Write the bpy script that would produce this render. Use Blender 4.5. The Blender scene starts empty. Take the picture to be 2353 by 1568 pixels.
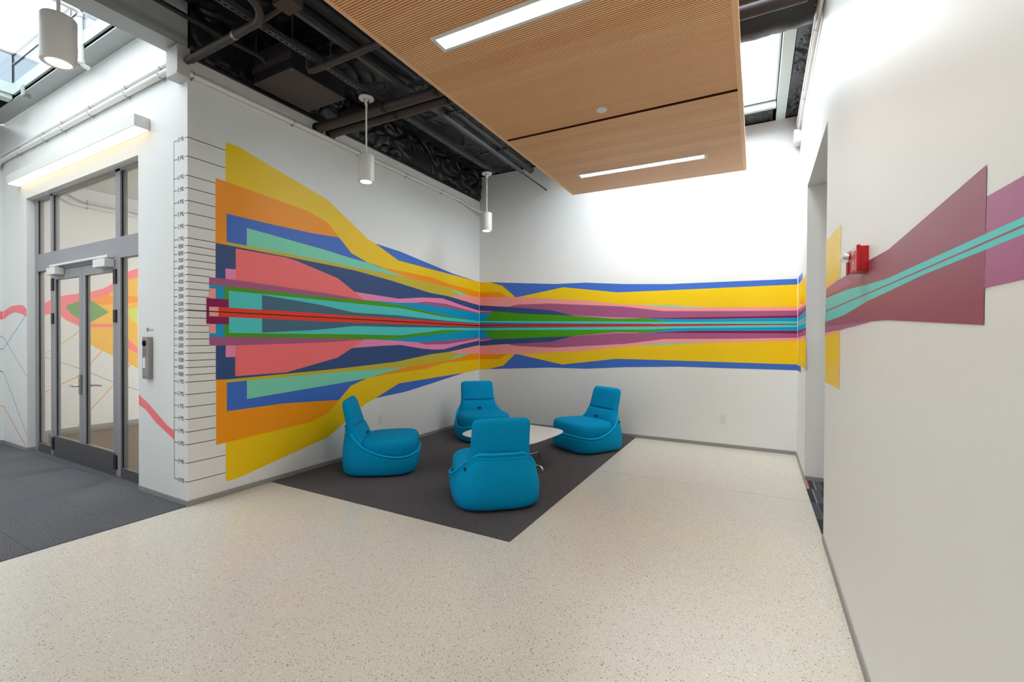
import bpy, bmesh, math, random
from mathutils import Vector, Matrix, noise

random.seed(7)
S = bpy.context.scene
COL = S.collection
PI = math.pi

# ------------------------------------------------------------------ camera, sky, exposure
CAM = Vector((4.592, -2.215, 1.58))
FW = Vector((-0.47619, 0.87930, -0.00877))
RT = Vector((0.87931, 0.47623, 0.00524)).normalized()
UP = RT.cross(FW).normalized()
cd = bpy.data.cameras.new('camera')
cd.sensor_fit = 'HORIZONTAL'
cd.sensor_width = 36.0
cd.lens = 36.0 * 1032.987 / 2353.0
cd.clip_start = 0.02
cam = bpy.data.objects.new('camera', cd)
COL.objects.link(cam)
cam.matrix_world = Matrix((
    (RT.x, UP.x, -FW.x, CAM.x),
    (RT.y, UP.y, -FW.y, CAM.y),
    (RT.z, UP.z, -FW.z, CAM.z),
    (0, 0, 0, 1)))
S.camera = cam

w = bpy.data.worlds.new('overcast_sky')
w.use_nodes = True
bg = w.node_tree.nodes['Background']
bg.inputs[0].default_value = (0.93, 0.97, 1.0, 1)
bg.inputs[1].default_value = 16.0
S.world = w

S.view_settings.view_transform = 'Standard'
S.view_settings.look = 'None'
S.view_settings.gamma = 1.0
S.view_settings.use_curve_mapping = False
S.view_settings.exposure = 0.12
S.cycles.max_bounces = 6
S.cycles.diffuse_bounces = 4
S.cycles.glossy_bounces = 3
S.cycles.transparent_max_bounces = 10
S.cycles.use_light_tree = False
S.cycles.caustics_reflective = False
S.cycles.caustics_refractive = False
S.cycles.sample_clamp_indirect = 6.0


def portal(loc, sx, sy):
    """daylight through a skylight: guides the sampling of the sky, adds no light"""
    ld = bpy.data.lights.new('skylight_portal', 'AREA')
    ld.shape = 'RECTANGLE'
    ld.size = sx
    ld.size_y = sy
    ld.cycles.is_portal = True
    o = bpy.data.objects.new('skylight_portal', ld)
    o.location = loc
    COL.objects.link(o)
    return o


# skylight openings: x0, x1, y0, y1 (vestibule; over the seating; added for fill above the photographer)
SKY_L = (-3.80, -0.21, -6.0, -0.17)
SKY_R = (2.30, 4.80, 2.95, 4.50)
SKY_B = (4.25, 4.80, -2.4, 1.9)
for a in (SKY_L, SKY_R, SKY_B):
    portal(((a[0] + a[1]) / 2, (a[2] + a[3]) / 2, 5.04), a[1] - a[0], a[3] - a[2])


# ------------------------------------------------------------------ materials
def lin(c):
    c = c / 255.0
    return c / 12.92 if c <= 0.04045 else ((c + 0.055) / 1.055) ** 2.4


def rgb(r, g, b):
    return (lin(r), lin(g), lin(b), 1.0)


MATS = {}


def mat(name, col, rough=0.5, metal=0.0, spec=0.5, emit=None, estr=0.0, var=0.0, vscale=6.0, bump=0.0, bscale=200.0, coat=0.0):
    if name in MATS:
        return MATS[name]
    m = bpy.data.materials.new(name)
    m.use_nodes = True
    nt = m.node_tree
    p = nt.nodes['Principled BSDF']
    p.inputs['Base Color'].default_value = col
    p.inputs['Roughness'].default_value = rough
    p.inputs['Metallic'].default_value = metal
    p.inputs['Specular IOR Level'].default_value = spec
    p.inputs['Coat Weight'].default_value = coat
    if emit:
        p.inputs['Emission Color'].default_value = emit
        p.inputs['Emission Strength'].default_value = estr
    tc = None
    if var or bump:
        tc = nt.nodes.new('ShaderNodeTexCoord')
    if var:
        n = nt.nodes.new('ShaderNodeTexNoise')
        n.inputs['Scale'].default_value = vscale
        n.inputs['Detail'].default_value = 2
        nt.links.new(tc.outputs['Object'], n.inputs['Vector'])
        mx = nt.nodes.new('ShaderNodeMix')
        mx.data_type = 'RGBA'
        mx.inputs['A'].default_value = tuple(c * (1 - var) for c in col[:3]) + (1,)
        mx.inputs['B'].default_value = tuple(min(1, c * (1 + var)) for c in col[:3]) + (1,)
        nt.links.new(n.outputs['Fac'], mx.inputs['Factor'])
        nt.links.new(mx.outputs['Result'], p.inputs['Base Color'])
    if bump:
        n2 = nt.nodes.new('ShaderNodeTexNoise')
        n2.inputs['Scale'].default_value = bscale
        n2.inputs['Detail'].default_value = 3
        nt.links.new(tc.outputs['Object'], n2.inputs['Vector'])
        b = nt.nodes.new('ShaderNodeBump')
        b.inputs['Strength'].default_value = bump
        b.inputs['Distance'].default_value = 0.002
        nt.links.new(n2.outputs['Fac'], b.inputs['Height'])
        nt.links.new(b.outputs['Normal'], p.inputs['Normal'])
    MATS[name] = m
    return m


def glass_mat(name, tint=(0.93, 0.95, 0.95, 1), refl=1.0):
    m = bpy.data.materials.new(name)
    m.use_nodes = True
    nt = m.node_tree
    nt.nodes.clear()
    out = nt.nodes.new('ShaderNodeOutputMaterial')
    mix = nt.nodes.new('ShaderNodeMixShader')
    fr = nt.nodes.new('ShaderNodeFresnel')
    fr.inputs['IOR'].default_value = 1.45
    mul = nt.nodes.new('ShaderNodeMath')
    mul.operation = 'MULTIPLY'
    mul.inputs[1].default_value = refl
    tr = nt.nodes.new('ShaderNodeBsdfTransparent')
    tr.inputs['Color'].default_value = tint
    gl = nt.nodes.new('ShaderNodeBsdfGlossy')
    gl.inputs['Roughness'].default_value = 0.0
    nt.links.new(fr.outputs[0], mul.inputs[0])
    geo = nt.nodes.new('ShaderNodeNewGeometry')      # only the entry face reflects; the exit face of a pane would mirror totally
    inv = nt.nodes.new('ShaderNodeMath')
    inv.operation = 'SUBTRACT'
    inv.inputs[0].default_value = 1.0
    nt.links.new(geo.outputs['Backfacing'], inv.inputs[1])
    m3 = nt.nodes.new('ShaderNodeMath')
    m3.operation = 'MULTIPLY'
    nt.links.new(mul.outputs[0], m3.inputs[0])
    nt.links.new(inv.outputs[0], m3.inputs[1])
    nt.links.new(m3.outputs[0], mix.inputs[0])
    nt.links.new(tr.outputs[0], mix.inputs[1])
    nt.links.new(gl.outputs[0], mix.inputs[2])
    nt.links.new(mix.outputs[0], out.inputs[0])
    MATS[name] = m
    return m


def speckle_mat(name, base, chips, rough, scale, spec=0.5, bump=0.0):
    """chips: list of (rgba, share, scale factor); a voronoi cell keeps its chip colour when its random value falls below the share"""
    m = bpy.data.materials.new(name)
    m.use_nodes = True
    nt = m.node_tree
    p = nt.nodes['Principled BSDF']
    p.inputs['Roughness'].default_value = rough
    p.inputs['Specular IOR Level'].default_value = spec
    tc = nt.nodes.new('ShaderNodeTexCoord')
    big = nt.nodes.new('ShaderNodeTexNoise')
    big.inputs['Scale'].default_value = 0.9
    big.inputs['Detail'].default_value = 3
    nt.links.new(tc.outputs['Object'], big.inputs['Vector'])
    mx0 = nt.nodes.new('ShaderNodeMix')
    mx0.data_type = 'RGBA'
    mx0.inputs['A'].default_value = tuple(c * 0.97 for c in base[:3]) + (1,)
    mx0.inputs['B'].default_value = tuple(min(1, c * 1.03) for c in base[:3]) + (1,)
    nt.links.new(big.outputs['Fac'], mx0.inputs['Factor'])
    cur = mx0.outputs['Result']
    for i, (c, share, f) in enumerate(chips):
        v = nt.nodes.new('ShaderNodeTexVoronoi')
        v.inputs['Scale'].default_value = scale * f
        mp = nt.nodes.new('ShaderNodeMapping')
        mp.inputs['Location'].default_value = (i * 3.7, i * 1.3, 0.4 + i)
        nt.links.new(tc.outputs['Object'], mp.inputs['Vector'])
        nt.links.new(mp.outputs['Vector'], v.inputs['Vector'])
        sep = nt.nodes.new('ShaderNodeSeparateColor')
        nt.links.new(v.outputs['Color'], sep.inputs['Color'])
        lt = nt.nodes.new('ShaderNodeMath')
        lt.operation = 'LESS_THAN'
        lt.inputs[1].default_value = share
        nt.links.new(sep.outputs[0], lt.inputs[0])
        rr = nt.nodes.new('ShaderNodeMath')
        rr.operation = 'MULTIPLY'
        rr.inputs[1].default_value = 0.55
        nt.links.new(sep.outputs[1], rr.inputs[0])
        ad = nt.nodes.new('ShaderNodeMath')
        ad.inputs[1].default_value = 0.12
        nt.links.new(rr.outputs[0], ad.inputs[0])
        ds = nt.nodes.new('ShaderNodeMath')
        ds.operation = 'LESS_THAN'
        nt.links.new(v.outputs['Distance'], ds.inputs[0])
        nt.links.new(ad.outputs[0], ds.inputs[1])
        an = nt.nodes.new('ShaderNodeMath')
        an.operation = 'MULTIPLY'
        nt.links.new(lt.outputs[0], an.inputs[0])
        nt.links.new(ds.outputs[0], an.inputs[1])
        mx = nt.nodes.new('ShaderNodeMix')
        mx.data_type = 'RGBA'
        mx.inputs['B'].default_value = c
        nt.links.new(an.outputs[0], mx.inputs['Factor'])
        nt.links.new(cur, mx.inputs['A'])
        cur = mx.outputs['Result']
    nt.links.new(cur, p.inputs['Base Color'])
    if bump:
        n2 = nt.nodes.new('ShaderNodeTexNoise')
        n2.inputs['Scale'].default_value = 260
        nt.links.new(tc.outputs['Object'], n2.inputs['Vector'])
        b = nt.nodes.new('ShaderNodeBump')
        b.inputs['Strength'].default_value = bump
        b.inputs['Distance'].default_value = 0.004
        nt.links.new(n2.outputs['Fac'], b.inputs['Height'])
        nt.links.new(b.outputs['Normal'], p.inputs['Normal'])
    MATS[name] = m
    return m


def carpet_mat(name, dark, light, scale=320.0):
    m = bpy.data.materials.new(name)
    m.use_nodes = True
    nt = m.node_tree
    p = nt.nodes['Principled BSDF']
    p.inputs['Roughness'].default_value = 0.95
    p.inputs['Specular IOR Level'].default_value = 0.15
    p.inputs['Sheen Weight'].default_value = 0.1
    tc = nt.nodes.new('ShaderNodeTexCoord')
    n = nt.nodes.new('ShaderNodeTexNoise')
    n.inputs['Scale'].default_value = scale
    n.inputs['Detail'].default_value = 2
    nt.links.new(tc.outputs['Object'], n.inputs['Vector'])
    cr = nt.nodes.new('ShaderNodeValToRGB')
    cr.color_ramp.elements[0].position = 0.40
    cr.color_ramp.elements[0].color = dark
    cr.color_ramp.elements[1].position = 0.66
    cr.color_ramp.elements[1].color = light
    nt.links.new(n.outputs['Fac'], cr.inputs['Fac'])
    nt.links.new(cr.outputs['Color'], p.inputs['Base Color'])
    b = nt.nodes.new('ShaderNodeBump')
    b.inputs['Strength'].default_value = 0.6
    b.inputs['Distance'].default_value = 0.004
    nt.links.new(n.outputs['Fac'], b.inputs['Height'])
    nt.links.new(b.outputs['Normal'], p.inputs['Normal'])
    MATS[name] = m
    return m


def wood_mat(name, a, b):
    """straight-grained veneer running along local x, tone shifting slat by slat with the object's random value"""
    m = bpy.data.materials.new(name)
    m.use_nodes = True
    nt = m.node_tree
    p = nt.nodes['Principled BSDF']
    p.inputs['Roughness'].default_value = 0.42
    p.inputs['Specular IOR Level'].default_value = 0.35
    tc = nt.nodes.new('ShaderNodeTexCoord')
    oi = nt.nodes.new('ShaderNodeObjectInfo')
    mp = nt.nodes.new('ShaderNodeMapping')
    mp.inputs['Scale'].default_value = (1.2, 90.0, 40.0)
    nt.links.new(tc.outputs['Object'], mp.inputs['Vector'])
    ad = nt.nodes.new('ShaderNodeVectorMath')
    ad.operation = 'ADD'
    nt.links.new(mp.outputs['Vector'], ad.inputs[0])
    nt.links.new(oi.outputs['Location'], ad.inputs[1])
    n = nt.nodes.new('ShaderNodeTexNoise')
    n.inputs['Scale'].default_value = 1.0
    n.inputs['Detail'].default_value = 5
    nt.links.new(ad.outputs[0], n.inputs['Vector'])
    sx = nt.nodes.new('ShaderNodeSeparateXYZ')
    nt.links.new(oi.outputs['Location'], sx.inputs[0])
    dv = nt.nodes.new('ShaderNodeMath')
    dv.operation = 'MULTIPLY'
    dv.inputs[1].default_value = 1 / 0.1525
    nt.links.new(sx.outputs['Y'], dv.inputs[0])
    fl = nt.nodes.new('ShaderNodeMath')
    fl.operation = 'FLOOR'
    nt.links.new(dv.outputs[0], fl.inputs[0])
    wn = nt.nodes.new('ShaderNodeTexWhiteNoise')
    wn.noise_dimensions = '1D'
    nt.links.new(fl.outputs[0], wn.inputs['W'])
    mm = nt.nodes.new('ShaderNodeMix')
    mm.inputs['Factor'].default_value = 0.3
    nt.links.new(wn.outputs['Value'], mm.inputs['A'])
    nt.links.new(oi.outputs['Random'], mm.inputs['B'])
    m1 = nt.nodes.new('ShaderNodeMath')
    m1.operation = 'MULTIPLY_ADD'
    m1.inputs[1].default_value = 0.6
    nt.links.new(mm.outputs['Result'], m1.inputs[0])
    m2 = nt.nodes.new('ShaderNodeMath')
    m2.operation = 'MULTIPLY'
    m2.inputs[1].default_value = 0.45
    nt.links.new(n.outputs['Fac'], m2.inputs[0])
    nt.links.new(m2.outputs[0], m1.inputs[2])
    mx = nt.nodes.new('ShaderNodeMix')
    mx.data_type = 'RGBA'
    mx.inputs['A'].default_value = a
    mx.inputs['B'].default_value = b
    nt.links.new(m1.outputs[0], mx.inputs['Factor'])
    nt.links.new(mx.outputs['Result'], p.inputs['Base Color'])
    MATS[name] = m
    return m


WHITE = mat('wall_paint', rgb(236, 236, 234), 0.42, spec=0.35, var=0.008, vscale=2.0)
mat('ceiling_black', rgb(17, 17, 19), 0.75, spec=0.2)
mat('film', rgb(24, 24, 28), 0.34, spec=0.55, bump=0.25, bscale=30)
mat('black_metal', rgb(34, 33, 35), 0.5, spec=0.4, var=0.15, vscale=5)
mat('strut_metal', rgb(62, 64, 70), 0.45, spec=0.5, var=0.12, vscale=12)
mat('brown_metal', rgb(66, 57, 55), 0.5, spec=0.4, var=0.12, vscale=8)
mat('base_rubber', rgb(152, 148, 144), 0.5, spec=0.35, var=0.06, vscale=9)
mat('white_enamel', rgb(232, 231, 228), 0.4, spec=0.4, var=0.01)
mat('box_paint', rgb(205, 204, 202), 0.45, spec=0.4, var=0.02)
mat('steel_paint', rgb(204, 216, 213), 0.45, spec=0.4, var=0.04, vscale=4)
mat('steel_grey', rgb(172, 175, 174), 0.5, spec=0.4, var=0.08, vscale=5)
mat('aluminium', rgb(158, 156, 160), 0.42, metal=0.25, spec=0.5, var=0.04, vscale=3)
mat('kick_metal', rgb(92, 89, 92), 0.42, metal=0.3, spec=0.5, var=0.06, vscale=3)
mat('hinge_dark', rgb(40, 36, 38), 0.45, metal=0.5)
mat('chrome', rgb(205, 203, 200), 0.22, metal=1.0)
mat('satin_steel', rgb(158, 152, 150), 0.38, metal=0.7)
mat('rubber', rgb(10, 10, 12), 0.8, spec=0.2)
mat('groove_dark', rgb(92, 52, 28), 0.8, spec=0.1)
mat('seam_dark', rgb(26, 20, 18), 0.8, spec=0.1)
mat('ink', rgb(38, 30, 34), 0.5)
mat('fabric', rgb(0, 150, 202), 0.9, spec=0.12, var=0.05, vscale=260, bump=0.35, bscale=420)
mat('fabric_piping', rgb(0, 172, 224), 0.85, spec=0.15, bump=0.2, bscale=420)
mat('tag_black', rgb(24, 26, 34), 0.7)
mat('laminate', rgb(240, 240, 243), 0.3, spec=0.45, var=0.005)
mat('laminate_edge', rgb(214, 208, 204), 0.5)
mat('alarm_red', rgb(190, 16, 24), 0.32, spec=0.5, var=0.06, vscale=14)
mat('alarm_grille', rgb(170, 84, 88), 0.5)
mat('plate_white', rgb(228, 228, 226), 0.35, spec=0.4)
mat('slot_dark', rgb(60, 58, 56), 0.6)
mat('lamp_disc', rgb(255, 246, 232), 0.5, emit=(1.0, 0.90, 0.76, 1), estr=20.0)
mat('troffer', rgb(255, 250, 242), 0.5, emit=(1.0, 0.93, 0.84, 1), estr=31.0)
mat('strip_lamp', rgb(255, 246, 225), 0.5, emit=(1.0, 0.80, 0.52, 1), estr=1.7)
glass_mat('door_glass', (0.90, 0.90, 0.88, 1))
glass_mat('sky_glass', (0.95, 0.97, 0.98, 1), 0.6)
glass_mat('lantern_glass', (0.47, 0.48, 0.485, 1), 0.6)
glass_mat('curb_glass', (0.19, 0.21, 0.225, 1), 1.0)
glass_mat('lens', (0.92, 0.92, 0.92, 1), 1.6)
speckle_mat('terrazzo', rgb(226, 220, 208), [
    (rgb(214, 206, 192), 0.25, 0.8),
    (rgb(244, 242, 236), 0.05, 0.7),
    (rgb(150, 142, 130), 0.08, 1.35),
    (rgb(96, 92, 86), 0.05, 1.15)], 0.2, 160, spec=0.5)
carpet_mat('charcoal_pile', rgb(42, 40, 43), rgb(112, 107, 111), 190)
carpet_mat('walkoff_pile', rgb(40, 41, 45), rgb(132, 133, 140), 170)
carpet_mat('brown_pile', rgb(104, 90, 74), rgb(142, 126, 106), 260)
wood_mat('wood', rgb(234, 168, 112), rgb(250, 202, 148))
wood_mat('wood_trim', rgb(226, 174, 130), rgb(238, 192, 150))
PAINT = {
    'blue': (64, 112, 204), 'yellow': (248, 206, 8), 'orange': (252, 156, 10), 'mint': (128, 220, 188),
    'olive': (206, 186, 56), 'blush': (255, 162, 158), 'navy': (50, 80, 134), 'salmon': (255, 118, 122),
    'pink': (246, 142, 190), 'mauve': (172, 92, 136), 'cerulean': (0, 158, 204), 'green': (74, 160, 6),
    'turquoise': (78, 208, 206), 'slate': (68, 108, 134), 'maroon': (140, 6, 84), 'red': (242, 58, 34),
    'shell': (252, 172, 160), 'ink': (34, 24, 28), 'plum': (150, 70, 96), 'pinkwave': (255, 128, 134),
    'amber': (246, 190, 60), 'leaf': (120, 160, 88), 'lime': (214, 226, 108), 'sage': (150, 166, 156)}
for k_, v_ in PAINT.items():
    mat('mural_' + k_, rgb(*v_), 0.42, spec=0.35, var=0.015, vscale=3.0)


# ------------------------------------------------------------------ mesh helpers
class MB:
    def __init__(self):
        self.v = []
        self.f = []

    def add(self, vs, fs):
        n = len(self.v)
        self.v += [tuple(p) for p in vs]
        self.f += [tuple(i + n for i in f) for f in fs]
        return self

    def box(self, x0, x1, y0, y1, z0, z1):
        x0, x1 = min(x0, x1), max(x0, x1)
        y0, y1 = min(y0, y1), max(y0, y1)
        z0, z1 = min(z0, z1), max(z0, z1)
        vs = [(x, y, z) for z in (z0, z1) for y in (y0, y1) for x in (x0, x1)]
        return self.add(vs, [(0, 2, 3, 1), (4, 5, 7, 6), (0, 1, 5, 4), (2, 6, 7, 3), (0, 4, 6, 2), (1, 3, 7, 5)])

    def hexa(self, p):
        """eight corners: bottom ring 0-3, top ring 4-7"""
        return self.add(p, [(3, 2, 1, 0), (4, 5, 6, 7), (0, 1, 5, 4), (1, 2, 6, 5), (2, 3, 7, 6), (3, 0, 4, 7)])

    def loft(self, rings, cap0=True, cap1=True, closed=True):
        n = len(rings[0])
        vs = [p for r in rings for p in r]
        fs = []
        for i in range(len(rings) - 1):
            for j in range(n if closed else n - 1):
                k = (j + 1) % n
                fs.append((i * n + j, i * n + k, (i + 1) * n + k, (i + 1) * n + j))
        if cap0:
            fs.append(tuple(reversed(range(n))))
        if cap1:
            fs.append(tuple(range((len(rings) - 1) * n, len(rings) * n)))
        return self.add(vs, fs)

    def tube(self, pts, r, n=12, caps=True, closed=False):
        pts = [Vector(p) for p in pts]
        rings = []
        m = len(pts)
        prev = None
        for i, p in enumerate(pts):
            if closed:
                d = pts[(i + 1) % m] - pts[(i - 1) % m]
            else:
                d = pts[min(i + 1, m - 1)] - pts[max(i - 1, 0)]
            d.normalize()
            if prev is None:
                a = Vector((0, 0, 1)) if abs(d.z) < 0.9 else Vector((1, 0, 0))
                u = d.cross(a).normalized()
            else:
                u = (prev - d * prev.dot(d)).normalized()
            prev = u
            v = d.cross(u)
            rr = r[i] if isinstance(r, (list, tuple)) else r
            rings.append([p + (u * math.cos(2 * PI * k / n) + v * math.sin(2 * PI * k / n)) * rr for k in range(n)])
        if closed:
            rings.append(rings[0])
            caps = False
        return self.loft(rings, caps, caps)

    def lathe(self, prof, c=(0, 0, 0), n=32):
        rings = [[(c[0] + r * math.cos(2 * PI * k / n), c[1] + r * math.sin(2 * PI * k / n), c[2] + z) for k in range(n)] for r, z in prof]
        return self.loft(rings)

    def prism(self, poly, z0, z1):
        return self.loft([[(x, y, z0) for x, y in poly], [(x, y, z1) for x, y in poly]])

    def build(self, name, m, parent=None, smooth=None, bevel=0.0, seg=2):
        me = bpy.data.meshes.new(name)
        me.from_pydata(self.v, [], self.f)
        if bevel:
            bm = bmesh.new()
            bm.from_mesh(me)
            bmesh.ops.remove_doubles(bm, verts=bm.verts, dist=1e-6)
            bmesh.ops.recalc_face_normals(bm, faces=bm.faces)
            bmesh.ops.bevel(bm, geom=list(bm.edges), offset=bevel, segments=seg, profile=0.5, affect='EDGES', clamp_overlap=True)
            bm.to_mesh(me)
            bm.free()
        else:
            bm = bmesh.new()
            bm.from_mesh(me)
            bmesh.ops.recalc_face_normals(bm, faces=bm.faces)
            bm.to_mesh(me)
            bm.free()
        if smooth is not None:
            for p in me.polygons:
                p.use_smooth = True
            me.set_sharp_from_angle(angle=math.radians(smooth))
        me.materials.append(MATS[m] if isinstance(m, str) else m)
        o = bpy.data.objects.new(name, me)
        COL.objects.link(o)
        if parent is not None:
            o.parent = parent
        return o


def box(name, m, b, parent=None, bevel=0.0):
    return MB().box(*b).build(name, m, parent, bevel=bevel)


def tag(o, label, cat=None, group=None, kind=None):
    o['label'] = label
    if cat:
        o['category'] = cat
    if group:
        o['group'] = group
    if kind:
        o['kind'] = kind
    return o


def thing(name, label, cat, loc=(0, 0, 0), rot=(0, 0, 0), group=None, kind=None):
    o = bpy.data.objects.new(name, None)
    o.empty_display_size = 0.1
    o.location = loc
    o.rotation_euler = rot
    COL.objects.link(o)
    return tag(o, label, cat, group, kind)


def dup(root, loc, rz=None, label=None):
    r = root.copy()
    COL.objects.link(r)
    r.location = loc
    if rz is not None:
        r.rotation_euler = (0, 0, rz)
    if label:
        r['label'] = label
    for ch in list(root.children):
        c = ch.copy()
        COL.objects.link(c)
        c.parent = r
        for g in list(ch.children):
            d = g.copy()
            COL.objects.link(d)
            d.parent = c
    return r


_TXT = {}


def text_mesh(s, size):
    cu = bpy.data.curves.new('lettering', 'FONT')
    cu.body = s
    cu.size = size
    cu.align_x = 'LEFT'
    cu.align_y = 'CENTER'
    t = bpy.data.objects.new('lettering', cu)
    COL.objects.link(t)
    dg = bpy.context.evaluated_depsgraph_get()
    dg.update()
    me = bpy.data.meshes.new_from_object(t.evaluated_get(dg))
    bpy.data.objects.remove(t)
    bpy.data.curves.remove(cu)
    return me


def interp(tab, x):
    if x <= tab[0][0]:
        return tab[0][1]
    for (a, b), (c, d) in zip(tab, tab[1:]):
        if x <= c:
            t = (x - a) / (c - a)
            t = t * t * (3 - 2 * t) if False else t
            return b + (d - b) * t
    return tab[-1][1]


def cspline(tab, x):
    """smooth (Catmull-Rom) reading of a table"""
    n = len(tab)
    if x <= tab[0][0]:
        return tab[0][1]
    if x >= tab[-1][0]:
        return tab[-1][1]
    i = 0
    while tab[i + 1][0] < x:
        i += 1
    x0, y0 = tab[i]
    x1, y1 = tab[i + 1]
    ma = (y1 - tab[i - 1][1]) / (x1 - tab[i - 1][0]) if i > 0 else (y1 - y0) / (x1 - x0)
    mb = (tab[i + 2][1] - y0) / (tab[i + 2][0] - x0) if i + 2 < n else (y1 - y0) / (x1 - x0)
    h = x1 - x0
    t = (x - x0) / h
    return (2 * t ** 3 - 3 * t ** 2 + 1) * y0 + (t ** 3 - 2 * t ** 2 + t) * h * ma + (-2 * t ** 3 + 3 * t ** 2) * y1 + (t ** 3 - t ** 2) * h * mb


def sup(th, n):
    c, s = math.cos(th), math.sin(th)
    return (math.copysign(abs(c) ** (2 / n), c), math.copysign(abs(s) ** (2 / n), s))


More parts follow.
